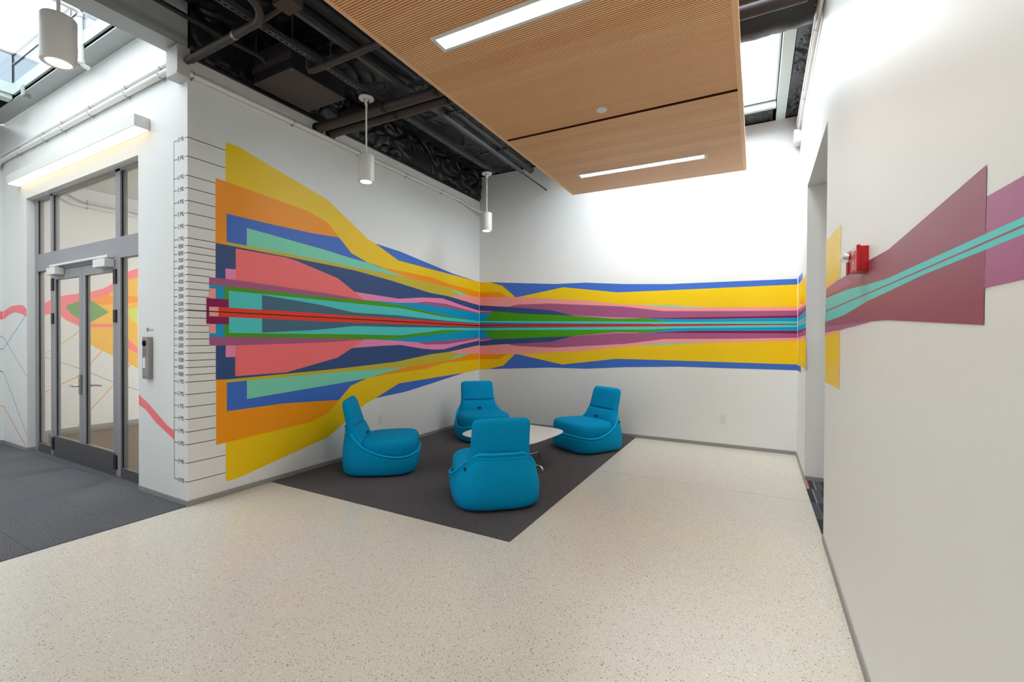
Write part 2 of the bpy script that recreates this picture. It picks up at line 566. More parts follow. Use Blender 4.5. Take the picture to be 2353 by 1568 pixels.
MURAL = {
 'left': [
  ('blue', [(2.313, 2.854), (2.804, 2.826), (4.176, 2.663), (4.543, 2.641), (4.96, 2.613), (4.96, 1.788), (2.317, 1.801)]),
  ('yellow', [(0.336, 3.478), (0.462, 3.481), (1.546, 3.235), (2.177, 2.89), (2.313, 2.854), (2.766, 2.69), (4.96, 2.616), (4.96, 1.788), (0.336, 1.811)]),
  ('orange', [(0.243, 3.099), (0.335, 3.095), (1.242, 3.036), (1.532, 2.966), (1.707, 2.815), (1.709, 1.804), (0.242, 1.812)]),
  ('blue', [(0.346, 2.782), (0.847, 2.782), (1.328, 2.79), (1.707, 2.815), (1.902, 2.652), (2.178, 2.572), (2.407, 2.549), (2.409, 1.801), (0.346, 1.811)]),
  ('orange', [(2.407, 2.549), (2.727, 2.54), (2.94, 2.541), (3.496, 2.537), (3.998, 2.481), (4.96, 2.425), (4.96, 1.788), (2.409, 1.801)]),
  ('mint', [(0.546, 2.684), (1.518, 2.623), (1.85, 2.59), (2.2, 2.567), (2.941, 2.467), (2.944, 1.798), (0.546, 1.81)]),
  ('olive', [(0.346, 2.504), (0.546, 2.503), (1.518, 2.489), (1.85, 2.478), (2.941, 2.467), (4.015, 2.409), (4.311, 2.312), (4.314, 1.792), (0.346, 1.811)]),
  ('mint', [(4.015, 2.409), (4.624, 2.332), (4.311, 2.312)]),
  ('blush', [(3.981, 2.268), (4.311, 2.309), (4.624, 2.332), (4.96, 2.334), (4.96, 1.788), (3.984, 1.793)]),
  ('navy', [(0.244, 2.474), (0.346, 2.474), (1.518, 2.451), (1.964, 2.436), (2.626, 2.379), (3.498, 2.282), (3.981, 2.268), (4.728, 2.198), (4.96, 2.177), (4.96, 1.788), (0.244, 1.812)]),
  ('salmon', [(0.435, 2.453), (0.97, 2.451), (1.121, 2.432), (1.687, 2.303), (1.955, 2.158), (2.113, 2.069), (2.114, 1.802), (0.435, 1.811)]),
  ('pink', [(0.335, 2.24), (0.435, 2.244), (0.435, 2.12), (0.335, 2.109)]),
  ('pink', [(1.955, 2.158), (2.456, 2.142), (2.782, 2.132), (3.284, 2.191), (3.825, 2.22), (4.408, 2.136), (4.96, 2.074), (4.96, 1.788), (2.115, 1.803), (2.114, 2.069)]),
  ('mauve', [(0.185, 2.138), (0.435, 2.139), (1.335, 2.109), (1.851, 2.083), (2.113, 2.065), (2.114, 1.802), (0.185, 1.812)]),
  ('mauve', [(3.168, 2.101), (3.406, 2.135), (3.895, 2.135), (4.566, 2.067), (4.96, 2.031), (4.96, 1.788), (3.169, 1.797)]),
  ('cerulean', [(0.187, 2.064), (0.33, 2.065), (0.33, 1.811), (0.187, 1.812)]),
  ('cerulean', [(2.113, 2.065), (2.225, 2.067), (2.782, 2.074), (3.168, 2.101), (4.181, 2.062), (4.96, 2.02), (4.96, 1.788), (2.114, 1.802)]),
  ('green', [(0.328, 2.066), (1.336, 2.055), (1.519, 2.055), (2.113, 2.059), (2.225, 2.065), (2.782, 2.036), (3.93, 1.937), (4.69, 1.891), (4.691, 1.79), (0.328, 1.811)]),
  ('blush', [(0.187, 2.033), (0.244, 2.033), (0.244, 1.796), (0.187, 1.793)]),
  ('turquoise', [(0.367, 2.024), (1.336, 2.015), (1.519, 2.012), (2.808, 1.997), (3.827, 1.912), (4.731, 1.887), (4.96, 1.876), (4.96, 1.788), (0.367, 1.811)]),
  ('slate', [(0.707, 2.012), (1.336, 1.964), (1.519, 1.944), (1.934, 1.888), (2.808, 1.887), (3.862, 1.851), (4.96, 1.838), (4.96, 1.788), (0.707, 1.809)]),
  ('blue', [(2.328, 0.729), (2.929, 0.754), (3.706, 0.844), (4.48, 0.936), (4.96, 0.966), (4.96, 1.788), (2.324, 1.801)]),
  ('yellow', [(0.338, 0.139), (0.445, 0.137), (1.552, 0.346), (1.806, 0.489), (1.976, 0.586), (2.148, 0.674), (2.328, 0.729), (2.786, 0.891), (4.48, 0.936), (4.96, 0.97), (4.96, 1.788), (0.339, 1.811)]),
  ('orange', [(0.247, 0.519), (0.339, 0.523), (1.307, 0.567), (1.552, 0.641), (1.708, 0.779), (1.705, 1.805), (0.248, 1.812)]),
  ('blue', [(0.347, 0.831), (0.953, 0.831), (1.708, 0.779), (1.893, 0.938), (2.175, 1.019), (2.388, 1.037), (2.385, 1.801), (0.347, 1.811)]),
  ('orange', [(2.388, 1.037), (3.411, 1.071), (3.902, 1.141), (4.96, 1.16), (4.96, 1.788), (2.385, 1.801)]),
  ('mint', [(0.547, 0.929), (1.521, 0.978), (1.854, 0.995), (2.183, 1.018), (2.947, 1.123), (2.944, 1.798), (0.547, 1.81)]),
  ('olive', [(0.347, 1.115), (0.546, 1.118), (1.521, 1.127), (1.854, 1.129), (2.947, 1.123), (4.024, 1.178), (4.318, 1.275), (4.314, 1.792), (0.347, 1.811)]),
  ('mint', [(4.024, 1.178), (4.633, 1.266), (4.318, 1.275)]),
  ('blush', [(3.987, 1.32), (4.318, 1.275), (4.633, 1.266), (4.96, 1.267), (4.96, 1.788), (3.984, 1.793)]),
  ('navy', [(0.245, 1.152), (0.347, 1.146), (1.521, 1.168), (1.967, 1.182), (2.733, 1.212), (3.534, 1.299), (3.987, 1.32), (4.735, 1.401), (4.96, 1.423), (4.96, 1.788), (0.246, 1.812)]),
  ('salmon', [(0.429, 1.172), (0.986, 1.173), (1.686, 1.312), (1.915, 1.427), (2.115, 1.535), (2.114, 1.802), (0.429, 1.811)]),
  ('pink', [(0.336, 1.501), (0.43, 1.5), (0.43, 1.365), (0.336, 1.368)]),
  ('pink', [(1.915, 1.427), (2.34, 1.445), (2.81, 1.456), (3.318, 1.391), (3.567, 1.372), (3.865, 1.369), (4.374, 1.447), (4.96, 1.51), (4.96, 1.788), (2.114, 1.802), (2.115, 1.535)]),
  ('mauve', [(0.187, 1.483), (0.43, 1.482), (1.336, 1.499), (1.52, 1.503), (2.115, 1.535), (2.114, 1.802), (0.187, 1.812)]),
  ('mauve', [(3.199, 1.486), (3.409, 1.452), (3.969, 1.456), (4.57, 1.512), (4.96, 1.558), (4.96, 1.788), (3.198, 1.797)]),
  ('cerulean', [(0.187, 1.565), (0.33, 1.565), (0.33, 1.811), (0.187, 1.812)]),
  ('cerulean', [(2.115, 1.537), (2.226, 1.537), (2.628, 1.521), (3.199, 1.491), (3.933, 1.515), (4.96, 1.57), (4.96, 1.788), (2.114, 1.802)]),
  ('green', [(0.328, 1.566), (1.336, 1.555), (1.52, 1.552), (2.226, 1.54), (2.654, 1.539), (3.113, 1.58), (3.864, 1.635), (4.732, 1.701), (4.732, 1.79), (0.328, 1.811)]),
  ('blush', [(0.187, 1.6), (0.244, 1.601), (0.244, 1.729), (0.187, 1.727)]),
  ('turquoise', [(0.368, 1.606), (1.336, 1.604), (1.52, 1.607), (2.836, 1.597), (3.863, 1.694), (4.96, 1.705), (4.96, 1.788), (0.368, 1.811)]),
  ('slate', [(0.707, 1.614), (1.336, 1.65), (1.52, 1.666), (1.935, 1.713), (2.809, 1.718), (4.96, 1.748), (4.96, 1.788), (0.707, 1.809)]),
  ('maroon', [(0.16, 1.936), (0.366, 1.937), (0.367, 1.691), (0.16, 1.691)]),
  ('red', [(0.269, 1.857), (1.336, 1.853), (1.519, 1.849), (4.96, 1.819), (4.96, 1.766), (1.52, 1.757), (1.336, 1.758), (0.269, 1.764)]),
  ('shell', [(0.183, 1.855), (0.269, 1.857), (0.269, 1.766), (0.185, 1.764)]),
  ('ink', [(0, 1.817), (4.96, 1.797), (4.96, 1.782), (0, 1.807)]),
 ],
 'back': [
  ('blue', [(0.221, 2.6), (1.533, 2.5), (2.095, 2.494), (2.743, 2.437), (3.423, 2.402), (5.081, 2.388), (5.087, 1.771), (0.225, 1.791)]),
  ('yellow', [(0.009, 2.611), (0.221, 2.6), (0.492, 2.524), (0.777, 2.301), (0.817, 2.3), (1.696, 2.435), (2.635, 2.308), (3.185, 2.307), (5.082, 2.311), (5.087, 1.771), (0.014, 1.792)]),
  ('orange', [(0.011, 2.423), (0.462, 2.406), (0.612, 2.308), (0.615, 1.789), (0.014, 1.792)]),
  ('mint', [(2.942, 2.1), (3.44, 2.078), (4.024, 2.033), (4.027, 1.776), (2.945, 1.78)]),
  ('blush', [(0.011, 2.332), (0.895, 2.297), (2.079, 2.199), (2.715, 2.111), (2.94, 2.098), (3.398, 2.054), (4.011, 2.03), (5.084, 2.008), (5.087, 1.771), (0.014, 1.792)]),
  ('mauve', [(0.617, 2.131), (0.817, 2.164), (1.418, 2.168), (2.73, 2.078), (3.187, 2.015), (3.355, 1.991), (4.242, 1.971), (5.085, 1.958), (5.087, 1.771), (0.619, 1.789)]),
  ('navy', [(0.012, 2.174), (0.617, 2.131), (1.483, 2.047), (1.858, 1.952), (1.859, 1.784), (0.014, 1.792)]),
  ('pink', [(1.858, 1.952), (2.59, 1.909), (2.977, 1.89), (2.978, 1.78), (1.859, 1.784)]),
  ('pink', [(0.012, 2.077), (0.309, 2.058), (0.31, 1.79), (0.014, 1.792)]),
  ('mauve', [(0.013, 2.053), (0.309, 2.054), (0.31, 1.79), (0.014, 1.792)]),
  ('cerulean', [(0.013, 2.03), (0.256, 2.017), (0.258, 1.877), (0.258, 1.791), (0.014, 1.792)]),
  ('maroon', [(3.168, 1.885), (5.086, 1.89), (5.087, 1.771), (3.169, 1.779)]),
  ('cerulean', [(3.049, 1.884), (3.168, 1.878), (3.774, 1.861), (5.086, 1.862), (5.087, 1.771), (3.05, 1.78)]),
  ('green', [(0.108, 1.887), (0.309, 2.058), (1.033, 1.993), (1.858, 1.949), (2.59, 1.888), (3.049, 1.884), (3.485, 1.826), (3.485, 1.778), (0.109, 1.791)]),
  ('turquoise', [(0.013, 1.884), (3.189, 1.829), (3.485, 1.826), (5.086, 1.814), (5.087, 1.771), (0.014, 1.792)]),
  ('slate', [(0.014, 1.847), (3.189, 1.797), (3.189, 1.779), (0.014, 1.792)]),
  ('blue', [(0.198, 0.98), (1.453, 1.054), (2.121, 1.06), (2.768, 1.109), (3.588, 1.146), (5.092, 1.151), (5.087, 1.771), (0.194, 1.791)]),
  ('yellow', [(0.018, 0.97), (0.198, 0.98), (0.522, 1.053), (0.773, 1.271), (0.823, 1.272), (1.687, 1.115), (2.627, 1.238), (3.193, 1.238), (5.092, 1.229), (5.087, 1.771), (0.014, 1.792)]),
  ('orange', [(0.017, 1.16), (0.448, 1.171), (0.592, 1.265), (0.589, 1.789), (0.014, 1.792)]),
  ('mint', [(2.917, 1.449), (3.345, 1.469), (3.963, 1.51), (3.96, 1.776), (2.914, 1.78)]),
  ('blush', [(0.017, 1.253), (0.901, 1.274), (2.085, 1.356), (2.735, 1.439), (2.917, 1.45), (3.402, 1.5), (3.963, 1.51), (5.089, 1.551), (5.087, 1.771), (0.014, 1.792)]),
  ('mauve', [(0.611, 1.452), (0.782, 1.419), (1.542, 1.401), (2.75, 1.48), (3.191, 1.538), (3.359, 1.562), (4.296, 1.572), (5.088, 1.59), (5.087, 1.771), (0.609, 1.789)]),
  ('navy', [(0.016, 1.41), (0.611, 1.452), (1.496, 1.503), (1.86, 1.598), (1.859, 1.784), (0.014, 1.792)]),
  ('pink', [(1.86, 1.598), (2.592, 1.652), (2.979, 1.654), (2.978, 1.78), (1.859, 1.784)]),
  ('pink', [(0.016, 1.494), (0.29, 1.533), (0.289, 1.791), (0.014, 1.792)]),
  ('mauve', [(0.015, 1.519), (0.29, 1.537), (0.289, 1.791), (0.014, 1.792)]),
  ('cerulean', [(0.015, 1.547), (0.249, 1.577), (0.249, 1.715), (0.249, 1.791), (0.014, 1.792)]),
  ('maroon', [(3.228, 1.659), (3.584, 1.657), (5.088, 1.65), (5.087, 1.771), (3.227, 1.779)]),
  ('cerulean', [(3.081, 1.659), (3.775, 1.688), (5.087, 1.686), (5.087, 1.771), (3.08, 1.779)]),
  ('green', [(0.098, 1.701), (0.29, 1.533), (1.226, 1.574), (1.86, 1.6), (2.608, 1.667), (3.081, 1.659), (3.499, 1.722), (3.499, 1.778), (0.097, 1.791)]),
  ('turquoise', [(0.014, 1.709), (3.19, 1.71), (3.485, 1.725), (5.087, 1.735), (5.087, 1.771), (0.014, 1.792)]),
  ('slate', [(0.014, 1.745), (3.189, 1.753), (3.189, 1.779), (0.014, 1.792)]),
  ('red', [(0.014, 1.817), (3.189, 1.792), (5.087, 1.779), (5.087, 1.767), (3.189, 1.753), (0.014, 1.771)]),
  ('ink', [(0.014, 1.8), (5.087, 1.775), (5.087, 1.769), (0.014, 1.786)]),
 ],
 'right': [
  ('blue', [(5.239, 2.421), (4.275, 2.385), (4.262, 2.284), (5.225, 2.326)]),
  ('yellow', [(5.224, 2.319), (4.265, 2.306), (3.821, 2.313), (3.689, 1.237), (5.06, 1.23)]),
  ('orange', [(4.672, 2.038), (4.176, 2.108), (4.16, 1.987)]),
  ('blush', [(5.179, 2.018), (3.781, 1.987), (3.731, 1.577), (5.107, 1.546)]),
  ('mauve', [(5.171, 1.97), (3.778, 1.96), (3.736, 1.619), (5.114, 1.591)]),
  ('maroon', [(5.161, 1.899), (3.775, 1.933), (3.743, 1.676), (5.123, 1.648)]),
  ('cerulean', [(5.156, 1.866), (3.77, 1.899), (3.746, 1.701), (5.128, 1.683)]),
  ('turquoise', [(5.148, 1.818), (3.76, 1.815), (3.753, 1.757), (5.136, 1.739)]),
  ('red', [(5.143, 1.782), (3.759, 1.803), (3.757, 1.791), (5.141, 1.769)]),
  ('blue', [(5.059, 1.224), (4.377, 1.229), (4.367, 1.158), (5.047, 1.148)]),
  ('yellow', [(2.037, 2.344), (1.298, 2.307), (1.313, 1.966), (1.299, 1.257), (2.018, 1.244)]),
  ('blush', [(2.005, 1.987), (1.424, 1.971), (0.863, 1.914), (1.137, 1.638), (2.051, 1.603)]),
  ('mauve', [(2.003, 1.966), (1.429, 1.965), (1.129, 1.958), (0.416, 1.922), (0.401, 1.659), (1.31, 1.636), (2.053, 1.627)]),
  ('plum', [(1.998, 1.909), (0.861, 1.89), (1.129, 1.958), (0.466, 1.95), (0.067, 1.937), (-0.811, 1.975), (-0.808, 1.613), (0.089, 1.656), (0.588, 1.664), (2.057, 1.675)]),
  ('mauve', [(-0.814, 1.902), (-0.974, 1.898), (-1.099, 1.894), (-1.105, 1.697), (-0.98, 1.697), (-0.809, 1.697)]),
  ('turquoise', [(2.01, 1.893), (1.044, 1.869), (0.456, 1.838), (0.109, 1.823), (-0.561, 1.82), (-0.976, 1.818), (-1.101, 1.818), (-1.102, 1.784), (-0.977, 1.784), (-0.353, 1.781), (0.107, 1.768), (0.452, 1.76), (1.139, 1.724), (2.02, 1.711)]),
  ('plum', [(2.001, 1.798), (0.108, 1.799), (-0.977, 1.803), (-1.102, 1.804), (-1.102, 1.799), (-0.977, 1.798), (0.108, 1.793), (2.001, 1.788)]),
 ],
 'west': [
  ('pinkwave', [(0.406, 2.034), (0.491, 2.107), (0.563, 2.154), (0.647, 2.197), (0.838, 2.245), (0.97, 2.284), (1.132, 2.35), (1.265, 2.451), (1.393, 2.626), (1.505, 2.697), (1.619, 2.757), (1.617, 1.66), (1.275, 1.714), (0.909, 1.713), (0.828, 1.72), (0.755, 1.765), (0.677, 1.811), (0.615, 1.877), (0.562, 1.902), (0.472, 1.895), (0.405, 1.877)]),
  ('amber', [(0.908, 1.706), (0.98, 2.157), (1.211, 2.266), (1.43, 2.516), (1.619, 2.608), (1.616, 0.984), (1.5, 1.082), (1.274, 1.221), (1.124, 1.319), (1.034, 1.371), (0.908, 1.494)]),
  ('orange', [(0.98, 2.078), (1.008, 2.159), (1.211, 2.266), (1.258, 2.229), (1.359, 2.282), (1.618, 2.251), (1.618, 2.159), (1.281, 2.098)]),
  ('leaf', [(0.67, 2.021), (0.709, 2.06), (0.903, 2.154), (0.969, 2.159), (1.215, 1.964), (0.985, 1.793), (0.877, 1.825), (0.755, 1.89)]),
  ('pinkwave', [(0.909, 1.763), (1.096, 1.761), (1.34, 1.775), (1.406, 1.717), (1.461, 1.522), (1.617, 1.353), (1.616, 1.261), (1.51, 1.317), (1.406, 1.447), (1.352, 1.686), (1.275, 1.714), (0.908, 1.706)]),
  ('lime', [(1.449, 2.012), (1.618, 2.067), (1.617, 1.775), (1.542, 1.826)]),
  ('olive', [(0.41, 1.256), (0.709, 1.504), (0.705, 1.513), (0.406, 1.265)]),
  ('olive', [(0.71, 1.504), (0.834, 1.63), (0.829, 1.639), (0.705, 1.513)]),
  ('sage', [(0.407, 1.246), (0.84, 1.029), (0.842, 1.04), (0.409, 1.256)]),
  ('sage', [(0.839, 1.03), (1.271, 0.77), (1.275, 0.781), (0.843, 1.04)]),
  ('sage', [(1.271, 0.77), (1.614, 0.602), (1.617, 0.613), (1.274, 0.781)]),
  ('orange', [(0.408, 0.672), (0.843, 0.919), (0.839, 0.931), (0.405, 0.684)]),
  ('orange', [(0.844, 0.921), (1.127, 1.314), (1.12, 1.323), (0.837, 0.929)]),
  ('orange', [(0.774, 0.033), (0.92, 0.272), (0.912, 0.281), (0.767, 0.041)]),
  ('orange', [(0.92, 0.272), (1.277, 0.728), (1.269, 0.737), (0.912, 0.281)]),
  ('orange', [(1.277, 0.728), (1.52, 1.077), (1.511, 1.086), (1.269, 0.737)]),
  ('pinkwave', [(-0.029, 1.911), (0.007, 1.915), (0.006, 1.798), (-0.03, 1.795)]),
  ('cerulean', [(-0.03, 1.356), (0.006, 1.373), (0.004, 1.382), (-0.032, 1.366)]),
  ('sage', [(-0.032, 1.551), (0.004, 1.53), (0.007, 1.539), (-0.029, 1.56)]),
  ('green', [(-0.034, 1.053), (0.002, 1.021), (0.005, 1.03), (-0.03, 1.062)]),
  ('orange', [(-0.035, 0.55), (0.001, 0.529), (0.003, 0.538), (-0.033, 0.559)]),
 ],
 'entrance': [
  ('pinkwave', [(-4.958, 1.915), (-4.663, 1.979), (-4.302, 1.988), (-4.175, 1.973), (-4.059, 1.927), (-4.054, 1.822), (-4.272, 1.867), (-4.499, 1.89), (-4.698, 1.867), (-4.959, 1.798)]),
  ('cerulean', [(-4.956, 1.376), (-4.052, 1.846), (-4.068, 1.85), (-4.974, 1.38)]),
  ('sage', [(-4.973, 1.533), (-4.058, 1.009), (-4.042, 1.014), (-4.954, 1.537)]),
  ('sage', [(-4.98, 1.025), (-4.052, 0.203), (-4.034, 0.207), (-4.96, 1.028)]),
  ('orange', [(-4.988, 0.53), (-4.076, 0.042), (-4.056, 0.048), (-4.965, 0.537)]),
  ('pinkwave', [(-0.931, 0.977), (-0.729, 0.897), (-0.366, 0.714), (-0.239, 0.676), (-0.239, 0.59), (-0.58, 0.718), (-0.743, 0.808), (-0.796, 0.834), (-0.931, 0.872)]),
 ],
}
# ------------------------------------------------------------------ the room
L = 4.96           # face of the back wall
YR = -6.5          # rear end of the hall
XW = -4.99         # face of the west wall
RWA = 0.0081       # the right-hand wall stands half a degree off square
DR = (math.sin(RWA), math.cos(RWA))
NRW = (-math.cos(RWA), math.sin(RWA))


def RW(t, off, z):
    """point on the right-hand wall: t along it, off out from its face"""
    return (5.055 + t * DR[0] + off * NRW[0], t * DR[1] + off * NRW[1], z)


def rw_box(mb, t0, t1, o0, o1, z0, z1):
    return mb.hexa([RW(t0, o0, z0), RW(t1, o0, z0), RW(t1, o1, z0), RW(t0, o1, z0),
                    RW(t0, o0, z1), RW(t1, o0, z1), RW(t1, o1, z1), RW(t0, o1, z1)])


floor = box('floor', 'terrazzo', (XW, 5.25, YR, L, -0.12, 0.0))
tag(floor, 'pale speckled terrazzo floor across the hall', 'floor', kind='structure')
box('control_joint', 'base_rubber', (2.94, 5.08, 2.956, 2.960, -0.002, 0.0006), floor)

wall_left = box('wall_left', 'wall_paint', (-0.12, 0.0, 0.12, L, 0.0, 4.16))
tag(wall_left, 'white wall with the tall left half of the striped mural', 'wall', kind='structure')
wall_back = box('wall_back', 'wall_paint', (-0.12, 5.25, L, L + 0.14, 0.0, 4.58))
tag(wall_back, 'white back wall with the narrow middle stretch of the mural', 'wall', kind='structure')
T0, T1, ZO = 2.03, 3.737, 3.276
mb = MB()
rw_box(mb, YR, T0, -0.14, 0, 0, 4.62)
rw_box(mb, T0, T1, -0.14, 0, ZO, 4.62)
rw_box(mb, T1, L + 0.02, -0.14, 0, 0, 4.62)
wall_right = mb.build('wall_right', 'wall_paint')
tag(wall_right, 'white wall beside the photographer with a tall opening and purple mural', 'wall', kind='structure')
# corridor behind the opening
wall_corridor = MB().box(5.222, 7.2, 3.737, 3.87, 0, 3.5).box(5.222, 7.2, 1.9, 2.03, 0, 3.5).box(7.2, 7.32, 1.9, 3.87, 0, 3.5).build('wall_corridor', 'wall_paint')
tag(wall_corridor, 'white side walls of the corridor behind the tall opening', 'wall', kind='structure')
ceil_c = box('ceiling_corridor', 'wall_paint', (5.222, 7.2, 2.03, 3.737, ZO, ZO + 0.1))
tag(ceil_c, 'white soffit over the corridor opening', 'ceiling', kind='structure')

OX0, OX1, OZ = -4.05, -0.934, 3.41
wall_ent = MB().box(XW, OX0, 0, 0.15, 0, 4.6).box(OX1, -0.12, 0, 0.15, 0, 4.6).box(-0.12, 0.0, 0, 0.12, 0, 4.19).box(OX0, OX1, 0, 0.15, OZ, 4.6).build('wall_entrance', 'wall_paint')
tag(wall_ent, 'white wall around the glazed double doors', 'wall', kind='structure')
wall_west = box('wall_west', 'wall_paint', (XW - 0.12, XW, YR, 6.2, 0, 4.6))
tag(wall_west, 'white side wall running from the vestibule on behind the glass doors', 'wall', kind='structure')
wall_rear = box('wall_rear', 'wall_paint', (XW, 5.25, YR - 0.12, YR, 0, 4.62))
tag(wall_rear, 'white wall behind the photographer', 'wall', kind='structure')

# room seen through the doors
fl2 = box('floor_beyond', 'brown_pile', (XW, -0.12, 0.15, 6.2, -0.1, 0.004))
tag(fl2, 'brown carpeted floor of the room behind the glass doors', 'floor', kind='structure')
w2 = MB().box(XW, -0.12, 6.2, 6.32, 0, 4.0).build('wall_beyond', 'wall_paint')
tag(w2, 'white end wall of the room behind the glass doors', 'wall', kind='structure')
c2 = box('ceiling_beyond', 'wall_paint', (XW, -0.12, 0.15, 6.2, 3.95, 4.05))
tag(c2, 'white ceiling of the room behind the glass doors', 'ceiling', kind='structure')
mat('fill_lamp', rgb(255, 250, 242), 0.5, emit=(1.0, 0.94, 0.86, 1), estr=60.0)
for i, (px, py) in enumerate(((-2.2, 1.6), (-2.2, 4.2))):  # unseen lamps added to brighten the room behind the doors
    t = thing('fill_ceiling_light', ('added round ceiling light close behind the glass doors', 'added round ceiling light deep in the room behind the doors')[i], 'light', (px, py, 3.95))
    MB().lathe([(0.30, 0.0), (0.30, -0.05), (0.28, -0.06)]).build('housing', 'white_enamel', t, smooth=40)
    MB().lathe([(0.27, -0.058), (0.27, -0.066), (0.2, -0.07)]).build('diffuser', 'fill_lamp', t, smooth=40)

# baseboards
BH = 0.050
for nm, bx, lb in (
        ('baseboard_left', (0.0, 0.010, -0.010, L, 0, BH), 'grey base strip under the tall mural wall'),
        ('baseboard_back', (0.010, 5.08, L - 0.010, L, 0, BH), 'grey base strip along the back wall'),
        ('baseboard_entrance', (OX1, 0.0, -0.010, 0.0, 0, BH), 'grey base strip between the glass doors and the wall corner')):
    o = box(nm, 'base_rubber', bx, bevel=0.002)
    tag(o, lb, 'baseboard', kind='structure')
o = MB().box(XW + 0.01, OX0, -0.010, 0.0, 0, BH).box(OX0, OX0 + 0.010, -0.010, 0.08, 0, BH).build('baseboard_vestibule', 'base_rubber')
tag(o, 'grey base strip on the narrow wall left of the doors', 'baseboard', kind='structure')
o = MB().box(XW, XW + 0.010, YR, 0, 0, BH).box(XW, XW + 0.010, 0.15, 6.2, 0, 0.10).build('baseboard_west', 'base_rubber')
tag(o, 'grey base strip along the west side wall', 'baseboard', kind='structure')
mb = MB()
rw_box(mb, YR, T0, 0, 0.009, 0, BH)
rw_box(mb, T1, L - 0.01, 0, 0.009, 0, BH)
o = mb.build('baseboard_right', 'base_rubber')
tag(o, 'grey base strip along the wall with the opening', 'baseboard', kind='structure')
o = box('baseboard_corridor', 'base_rubber', (5.09, 7.2, 3.727, 3.737, 0, BH))
tag(o, 'grey base strip at the far side of the corridor opening', 'baseboard', kind='structure')

# floor coverings
carp = box('seating_carpet', 'charcoal_pile', (0.012, 2.94, 0.812, L - 0.012, 0.0, 0.006))
tag(carp, 'charcoal carpet square under the blue chairs and white table', 'carpet')
vest = thing('vestibule_carpet', 'dark blue-grey carpet tiles in front of the glass doors', 'carpet', (0, 0, 0))
TS = 0.5
me0 = None
x = 0.0
ix = 0
while x > XW + 0.02:
    y = -0.012
    iy = 0
    while y > -3.4:
        w_ = min(TS, x - XW - 0.012)
        if me0 is None or w_ < TS - 1e-4:
            o = MB().box(-w_ + 0.0012, -0.0012, -TS + 0.0012, -0.0012, 0, 0.006).build('carpet_tile', 'walkoff_pile', vest)
            if me0 is None:
                me0 = o.data
        else:
            o = bpy.data.objects.new('carpet_tile', me0)
            COL.objects.link(o)
            o.parent = vest
        o.location = (x, y, 0)
        y -= TS
        iy += 1
    x -= TS
    ix += 1

MB().box(OX0 + 0.012, OX1 - 0.002, -0.0108, 0.079, 0, 0.006).build('carpet_strip', 'walkoff_pile', vest)

# striped carpet planks in the corridor
for nm, c in (('plank_navy', (52, 56, 68)), ('plank_slate', (84, 88, 98)), ('plank_sand', (168, 156, 146)), ('plank_red', (196, 66, 58)), ('plank_rust', (150, 118, 84))):
    carpet_mat(nm, rgb(*[int(v * 0.85) for v in c]), rgb(*c), 300)
cor = thing('corridor_carpet', 'dark striped carpet planks on the corridor floor', 'carpet', (0, 0, 0))
xs = 5.075
stripes = [(0.028, 'plank_sand'), (0.008, 'plank_red'), (0.045, 'plank_navy'), (0.012, 'plank_sand'), (0.05, 'plank_slate'), (0.006, 'plank_rust'), (0.06, 'plank_navy')]
for row, (ya, yb) in enumerate(((3.40, 3.727), (2.95, 3.40), (2.50, 2.95), (2.035, 2.50))):
    x = xs - 0.012 * (3 - row) * 0.0
    k = row * 2
    while x < 5.8:
        wd, mm = stripes[k % len(stripes)]
        k += 1
        MB().box(x, min(5.8, x + wd), ya, yb, 0.0, 0.005).build('carpet_plank', mm, cor)
        x += wd
o = box('floor_corridor', 'plank_navy', (5.25, 7.2, 1.9, 3.87, -0.1, 0.0))
tag(o, 'dark floor of the corridor behind the opening', 'floor', kind='structure')

# ------------------------------------------------------------------ mural paint
mwall = {'left': wall_left, 'back': wall_back, 'right': wall_right, 'west': wall_west, 'entrance': wall_ent}


def paint(wall, col, pts, layer):
    e = 0.0003 + 0.00007 * layer
    if wall == 'left':
        vs = [(e, y, z) for y, z in pts]
    elif wall == 'back':
        vs = [(max(0.0, x), L - e, z) for x, z in pts]
    elif wall == 'right':
        vs = [RW(t, e, z) for t, z in pts]
    elif wall == 'west':
        vs = [(XW + e, y, z) for y, z in pts]
    else:
        vs = [(x, -e, z) for x, z in pts]
    n = len(vs)
    me = bpy.data.meshes.new('mural_band')
    me.from_pydata(vs, [], [tuple(range(n))])
    me.materials.append(MATS['mural_' + col])
    o = bpy.data.objects.new('mural_band', me)
    COL.objects.link(o)
    o.parent = mwall[wall]
    return o


for wl, items in MURAL.items():
    for i, (col, pts) in enumerate(items):
        paint(wl, col, pts, i)

# population scale: a ruler on the entrance wall whose ticks run round the corner to the mural
ticks = ['10 MIL', '8 MIL', '6 MIL', '5 MIL', '4 MIL', '3 MIL', '2 MIL', '1 MIL', '900K', '800K', '700K', '600K', '500K', '400K', '300K', '200K', '100K', 'ZERO',
         '100K', '200K', '300K', '400K', '500K', '600K', '700K', '800K', '900K', '1 MIL', '2 MIL', '3 MIL', '4 MIL', '5 MIL', '6 MIL', '8 MIL', '10 MIL']
tz = [3.399, 3.226, 3.05, 2.936, 2.82, 2.706, 2.592, 2.477, 2.407, 2.341, 2.276, 2.21, 2.14, 2.076, 2.008, 1.942, 1.872, 1.813, 1.743, 1.674, 1.61, 1.547,
      1.484, 1.415, 1.348, 1.282, 1.215, 1.148, 1.034, 0.919, 0.804, 0.687, 0.571, 0.4, 0.225]
ye = [0.334] * 2 + [0.242] * 10 + [0.186] * 4 + [0.16] * 3 + [0.186] * 4 + [0.242] * 10 + [0.334] * 2
box('scale_line', 'ink', (-0.240, -0.234, -0.0006, 0, tz[-1], tz[0]), wall_ent)
tm = {}
